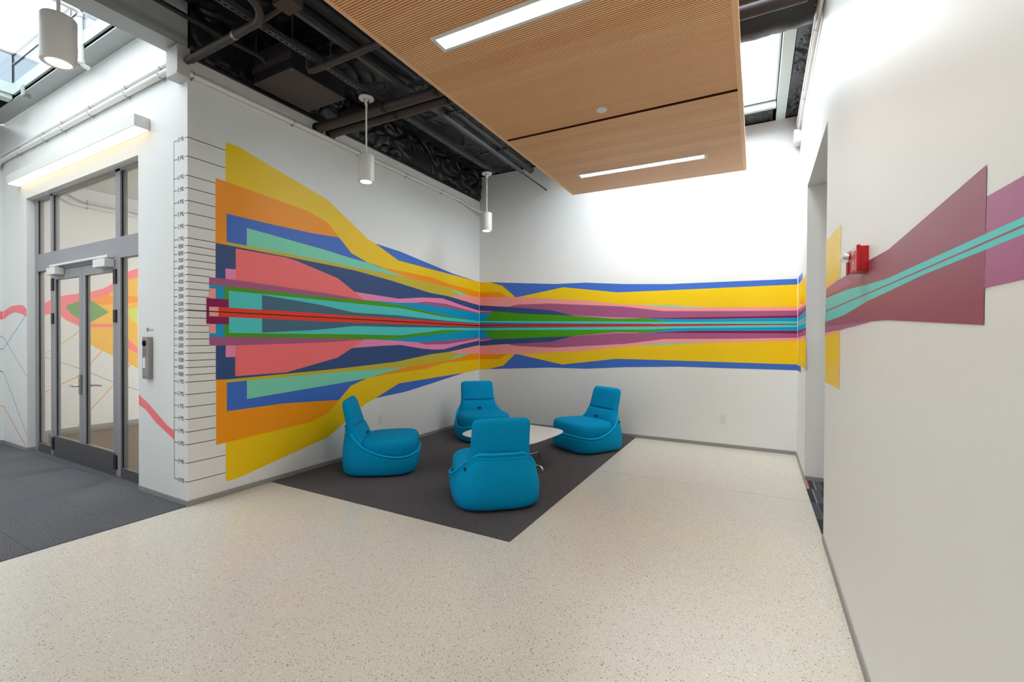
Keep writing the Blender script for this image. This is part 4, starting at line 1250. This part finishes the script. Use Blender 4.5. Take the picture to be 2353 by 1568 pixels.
pd0 = pendant((0.965, 1.232, 4.095), 'white cylinder pendant in front of the thick dark pipes')
dup(pd0, (0.945, 3.68, 4.095), label='white cylinder pendant in the far corner by the back wall')
dup(pd0, (0.90, -1.13, 4.095), label='large near white cylinder pendant below the glass roof')

# ------------------------------------------------------------------ wood slat ceiling panel
PX0, PX1, PZ, TILT = 2.222, 4.478, 3.66, 0.0100
wp = thing('wood_ceiling_panel', 'hung ceiling panel of narrow warm wood slats', 'ceiling panel', (PX0, 0, PZ), (0, TILT, 0))
PY1, PYS, PYN = 3.995, 1.952, -0.52
WD = PX1 - PX0
TR = 0.034
EDGE_END = PY1
box('side_trim', 'wood_trim', (0, TR, -2.6, PY1, 0, 0.11), wp)
box('side_trim', 'wood_trim', (WD - TR, WD, -2.6, PY1, 0, 0.11), wp)
box('end_trim', 'wood_trim', (TR, WD - TR, PY1 - 0.012, PY1, 0, 0.11), wp)
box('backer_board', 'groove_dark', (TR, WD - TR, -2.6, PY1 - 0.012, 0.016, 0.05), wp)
box('panel_seam', 'seam_dark', (TR, WD - TR, PYS - 0.014, PYS + 0.014, 0.008, 0.0165), wp)
PIT = 0.01906
sm = None
y = PY1 - 0.0135
k = 0
while y > PYN:
    if abs(y - PIT / 2 - PYS) < 0.014 + PIT / 2:
        y = PYS - 0.0145 if y > PYS else y
        if y > PYS - 0.0145:
            y = PYS - 0.0145
    if sm is None:
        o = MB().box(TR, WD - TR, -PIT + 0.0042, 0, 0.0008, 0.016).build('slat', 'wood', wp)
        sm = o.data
        sm.materials.append(MATS['groove_dark'])      # slat sides coloured dark so the grooves read as lines
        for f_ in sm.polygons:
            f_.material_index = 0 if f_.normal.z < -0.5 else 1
    else:
        o = bpy.data.objects.new('slat', sm)
        COL.objects.link(o)
        o.parent = wp
    o.location = (0, y, 0)
    y -= PIT
    k += 1
mb = MB()
while y > -2.58:
    mb.box(TR, WD - TR, y - PIT + 0.0042, y, 0.0008, 0.016)
    y -= PIT
o = mb.build('slat_field', 'wood', wp)
o['kind'] = 'stuff'
for xx in (0.3, WD - 0.3):
    for yy in (-1.5, 0.4, 2.02, 3.6):
        MB().tube([(xx, yy, 0.05), (xx, yy, 0.98)], 0.004, 6).build('hanger_wire', 'strut_metal', wp)


mat('troffer_frame', rgb(226, 224, 220), 0.5, spec=0.3)


def troffer(loc, ln, wd, label):
    t = thing('recessed_light', label, 'light', loc, (0, TILT, 0), group='linear lights in the wood ceiling')
    f = 0.030
    for b in ((0, ln, 0, f), (0, ln, wd - f, wd), (0, f, f, wd - f), (ln - f, ln, f, wd - f)):
        box('frame', 'troffer_frame', (b[0], b[1], b[2], b[3], -0.005, 0.02), t)
    box('diffuser', 'troffer', (f, ln - f, f, wd - f, 0.0005, 0.012), t)
    return t


def on_panel(x, y, dz=0.0):
    return (x, y, PZ - (x - PX0) * math.tan(TILT) + dz)


troffer(on_panel(2.567, 3.235), 1.525, 0.145, 'short-looking white linear light at the far end of the wood ceiling')
troffer(on_panel(2.582, -1.75), 1.525, 0.172, 'added white linear light in the wood ceiling above the photographer')  # out-of-view lamp added to brighten the near wall and floor
troffer(on_panel(2.582, 0.272), 1.525, 0.172, 'large near white linear light in the wood ceiling')
dv = MB().lathe([(0.046, 0.004), (0.047, -0.004), (0.044, -0.0065), (0.02, -0.007)], n=40).build('sprinkler_cover', 'plate_white', smooth=35)
dv.location = on_panel(3.346, 1.776)
tag(dv, 'small round white cover plate on the wood slats', 'cover plate')

# ------------------------------------------------------------------ small wall devices
def outlet(loc, rz, label):
    t = thing('power_outlet', label, 'outlet', loc, (0, 0, rz), group='wall outlets')
    MB().box(-0.036, 0.036, -0.006, 0, -0.058, 0.058).build('cover_plate', 'plate_white', t, bevel=0.002)
    for zz in (-0.024, 0.024):
        f = MB().box(-0.017, 0.017, -0.0085, -0.006, zz - 0.015, zz + 0.015).build('receptacle', 'plate_white', t, bevel=0.001)
        for xx, w_, hh in ((-0.0065, 0.002, 0.008), (0.0065, 0.002, 0.007)):
            box('slot', 'slot_dark', (xx - w_ / 2, xx + w_ / 2, -0.0092, -0.0080, zz + 0.002 - hh / 2 + 0.003, zz + 0.002 + hh / 2 + 0.003), f)
        box('slot', 'slot_dark', (-0.0025, 0.0025, -0.0092, -0.0080, zz - 0.010, zz - 0.005), f)
    return t


outlet((0, 2.42, 0.425), PI / 2, 'white power outlet low on the mural wall beside a blue chair')
outlet((4.187, L, 0.415), 0, 'white power outlet low on the back wall')

fa = thing('fire_alarm', 'red fire alarm strobe box with white FIRE lettering', 'fire alarm', RW(0.53, 0.0, 1.965), (0, 0, -PI / 2 - RWA))
# local: x toward the camera along the wall, -y out of the wall; the front leans a little toward the hall
SL = math.atan2(0.016, 0.16)


def fy(x):
    return -0.050 + math.tan(SL) * x


MB().hexa([(-0.08, fy(-0.08), -0.058), (0.08, fy(0.08), -0.058), (0.08, 0, -0.058), (-0.08, 0, -0.058),
           (-0.08, fy(-0.08), 0.058), (0.08, fy(0.08), 0.058), (0.08, 0, 0.058), (-0.08, 0, 0.058)]).build('body', 'alarm_red', fa, bevel=0.003)
MB().box(0.072, 0.086, fy(0.08) - 0.006, fy(0.08) + 0.010, -0.063, 0.063).build('edge_flange', 'alarm_red', fa, bevel=0.002)
MB().box(-0.086, -0.066, fy(-0.08) - 0.006, fy(-0.08), -0.062, 0.002).build('horn_grille', 'alarm_grille', fa)
mbx = MB()
for a in range(8):
    mbx.box(-0.085, -0.067, fy(-0.08) - 0.008, fy(-0.08) - 0.006, -0.060 + a * 0.008, -0.056 + a * 0.008)
mbx.build('grille_bars', 'alarm_red', fa)
MB().lathe([(0.026, 0.0), (0.026, 0.014), (0.022, 0.026), (0.010, 0.033)], n=24).build('strobe_lens', 'lens', fa, smooth=50)
fa.children[-1].rotation_euler = (PI / 2, 0, 0)
fa.children[-1].location = (-0.068, fy(-0.068), 0.028)
MB().lathe([(0.015, 0.0), (0.012, 0.016), (0.004, 0.022)], n=16).build('strobe_tube', 'chrome', fa, smooth=50)
fa.children[-1].rotation_euler = (PI / 2, 0, 0)
fa.children[-1].location = (-0.068, fy(-0.068) - 0.001, 0.028)
o = MB().box(-0.030, 0.050, -0.001, 0.001, -0.005, 0.005).build('maker_label', 'plate_white', fa)
o.rotation_euler = (0, 0, SL)
o.location = (0.012, fy(0.012), 0.048)
for k, ch in enumerate('FIRE'):
    me = text_mesh(ch, 0.026)
    xs_ = [v.co.x for v in me.vertices]
    for v in me.vertices:
        v.co.x = (v.co.x - (max(xs_) + min(xs_)) / 2) * (2.4 if ch != 'I' else 2.0)
    me.materials.append(MATS['plate_white'])
    o = bpy.data.objects.new('lettering', me)
    COL.objects.link(o)
    o.parent = fa
    o.rotation_euler = (PI / 2, 0, SL)
    o.location = (0.012, fy(0.012) - 0.0012, 0.028 - k * 0.0215)

# ------------------------------------------------------------------ lounge chairs
A_ = [(0.0, 0.345), (0.02, 0.368), (0.06, 0.388), (0.13, 0.400), (0.22, 0.394), (0.32, 0.368), (0.42, 0.328), (0.48, 0.298), (0.53, 0.268)]
BR = [(0.0, 0.345), (0.02, 0.372), (0.08, 0.395), (0.20, 0.402), (0.35, 0.396), (0.53, 0.378)]
BF = [(0.0, 0.365), (0.03, 0.400), (0.10, 0.422), (0.20, 0.426), (0.27, 0.415)]
RIM = [(0.0, 0.525), (0.05, 0.520), (0.12, 0.470), (0.3, 0.345), (0.5, 0.265), (0.7, 0.226), (0.85, 0.222), (1.0, 0.246)]
NS = 3.4


def shell_pt(th, z, grow=0.0):
    cx_, sy_ = sup(th, NS)
    a = cspline(A_, z) + grow
    b = (cspline(BF, min(z, 0.27)) if sy_ > 0 else cspline(BR, z)) + grow
    return (a * cx_, b * sy_, z)


def rim_z(th):
    _, sy_ = sup(th, NS)
    return cspline(RIM, (sy_ + 1) / 2)


def make_chair(label):
    t = thing('lounge_chair', label, 'chair', group='turquoise-blue lounge chairs around the table')
    N = 80
    ths = [2 * PI * k / N for k in range(N)]
    rings = []
    for v in [0, 0.02, 0.05, 0.1, 0.17, 0.25, 0.35, 0.45, 0.55, 0.65, 0.75, 0.85, 0.93, 1.0]:
        rings.append([shell_pt(th, 0.014 + (rim_z(th) - 0.014) * v, -0.03 if v == 0 else (-0.008 if v == 0.02 else 0)) for th in ths])
    for g, dz in ((-0.012, 0.006), (-0.026, 0.0), (-0.034, -0.03), (-0.045, -0.10)):
        rings.append([(lambda p: (p[0], p[1], p[2] + dz))(shell_pt(th, rim_z(th), g)) for th in ths])
    MB().loft(rings, True, True).build('shell', 'fabric', t, smooth=50)
    for k, (g, dz) in enumerate(((0.003, 0.002), (0.002, -0.036))):
        pts = [(lambda p: (p[0], p[1], p[2]))(shell_pt(th, rim_z(th) + dz, g)) for th in ths]
        MB().tube(pts, 0.0135 if k == 0 else 0.0045, 8, closed=True).build('piping', 'fabric_piping', t, smooth=60)
    # seat cushion
    rings = []
    for z, s_ in ((0.16, 0.84), (0.20, 0.92), (0.24, 0.975), (0.28, 0.998), (0.32, 1.0), (0.35, 0.99), (0.375, 0.965), (0.392, 0.925), (0.403, 0.86), (0.411, 0.74), (0.416, 0.5), (0.418, 0.2)):
        ring = []
        for th in ths:
            cx_, sy_ = sup(th, 3.7)
            hw = 0.368
            y0_ = 0.075
            yy = y0_ + sy_ * (0.338 if sy_ > 0 else 0.30) * s_
            zz = z + (0.012 * (sy_ * s_) if z > 0.3 else 0)
            ring.append((cx_ * hw * s_, yy, zz))
        rings.append(ring)
    MB().loft(rings).build('seat_cushion', 'fabric', t, smooth=60)
    # back cushion: lumbar pad and head pad parted by a tuck
    WH = [(0.30, 0.330), (0.38, 0.316), (0.46, 0.284), (0.52, 0.266), (0.58, 0.259), (0.66, 0.256), (0.78, 0.253), (0.80, 0.252), (0.82, 0.246), (0.834, 0.234), (0.842, 0.216), (0.846, 0.195)]
    CY = [(0.30, -0.215), (0.40, -0.242), (0.50, -0.272), (0.60, -0.305), (0.72, -0.336), (0.846, -0.366)]
    TH = [(0.30, 0.060), (0.38, 0.074), (0.46, 0.074), (0.53, 0.064), (0.58, 0.057), (0.70, 0.050), (0.78, 0.044), (0.81, 0.039), (0.828, 0.031), (0.84, 0.018), (0.846, 0.006)]
    zs = [0.30 + 0.5 * k / 44 for k in range(45)] + [0.81, 0.82, 0.828, 0.834, 0.84, 0.844, 0.846]
    rings = []
    for z in zs:
        ring = []
        w_, c_, d_ = interp(WH, z), interp(CY, z), interp(TH, z)
        for th in ths:
            cx_, sy_ = sup(th, 4.2 if z < 0.8 else 3.2)
            yy = c_ + d_ * sy_
            if sy_ > 0:
                yy -= 0.030 * math.exp(-((z - 0.552) / 0.012) ** 2) * sy_ * max(0.0, 1 - abs(cx_) ** 10)
                yy += 0.010 * (1 - cx_ * cx_)
            ring.append((w_ * cx_, yy, z))
        rings.append(ring)
    MB().loft(rings).build('backrest', 'fabric', t, smooth=60)
    MB().box(-0.022, 0.022, -0.160, -0.150, 0.424, 0.450).build('tag', 'tag_black', t)
    p = shell_pt(-PI * 0.80, 0.385, 0.004)
    MB().box(p[0] - 0.006, p[0] + 0.006, p[1] - 0.008, p[1] + 0.008, 0.37, 0.40).build('tag', 'tag_black', t)
    MB().prism([shell_pt(th, 0.0, -0.05)[:2] for th in ths], 0.0, 0.02).build('plinth', 'rubber', t)
    return t


def place(o, x, y, h):
    o.scale = (1.045, 1.04, 1.0)
    o.location = (x, y, 0.006)
    o.rotation_euler = (0, 0, math.radians(h - 90))


ch0 = make_chair('blue lounge chair seen from behind, nearest the photographer')
place(ch0, 2.35, 1.56, 131.5)
for (x, y, h), lb in zip(((0.68, 1.76, 36), (2.49, 3.95, 240), (0.82, 3.77, 315.5)), (
        'blue lounge chair seen in profile beside the mural wall outlet',
        'blue lounge chair by the edge of the carpet, right of the table',
        'blue lounge chair in the corner between the two mural walls')):
    place(dup(ch0, (0, 0, 0), 0, lb), x, y, h)

# ------------------------------------------------------------------ table
tb = thing('coffee_table', 'low white rounded-square table with chrome star base', 'table', (1.97, 2.68, 0.006), (0, 0, math.radians(-6)))
pl = [tuple(c * 0.515 for c in sup(2 * PI * k / 96, 4.8)) for k in range(96)]
MB().loft([[(x * s_, y * s_, z) for x, y in pl] for s_, z in ((0.93, 0.372), (0.985, 0.384))]).build('edge_band', 'laminate_edge', tb, smooth=40)
MB().loft([[(x * s_, y * s_, z) for x, y in pl] for s_, z in ((0.985, 0.384), (0.997, 0.388), (1.0, 0.393), (0.997, 0.398), (0.99, 0.400))]).build('tabletop', 'laminate', tb, smooth=40)
MB().lathe([(0.12, 0.372), (0.12, 0.362), (0.03, 0.355), (0.028, 0.08), (0.05, 0.06)], n=28).build('column', 'chrome', tb, smooth=40)
for k in range(4):
    a = math.radians(79 + 90 * k)
    c_, s_ = math.cos(a), math.sin(a)
    prof = [(0.0, 0.070, 0.020), (0.30, 0.062, 0.017), (0.455, 0.058, 0.014), (0.475, 0.050, 0.012), (0.482, 0.030, 0.010), (0.484, 0.0, 0.010)]
    rings = []
    for i, (r, z, hw) in enumerate(prof):
        hh = 0.010
        if i >= 3:
            off = [(-0.010, -0.0), (0.006, 0.0)]
            q = [(r - 0.012, -hw, z), (r + 0.002, -hw, z), (r + 0.002, hw, z), (r - 0.012, hw, z)]
        else:
            q = [(r, -hw, z - hh), (r, -hw, z + hh), (r, hw, z + hh), (r, hw, z - hh)]
        rings.append([(x * c_ - y * s_, x * s_ + y * c_, zz) for x, y, zz in q])
    MB().loft(rings).build('leg', 'chrome', tb, smooth=30)
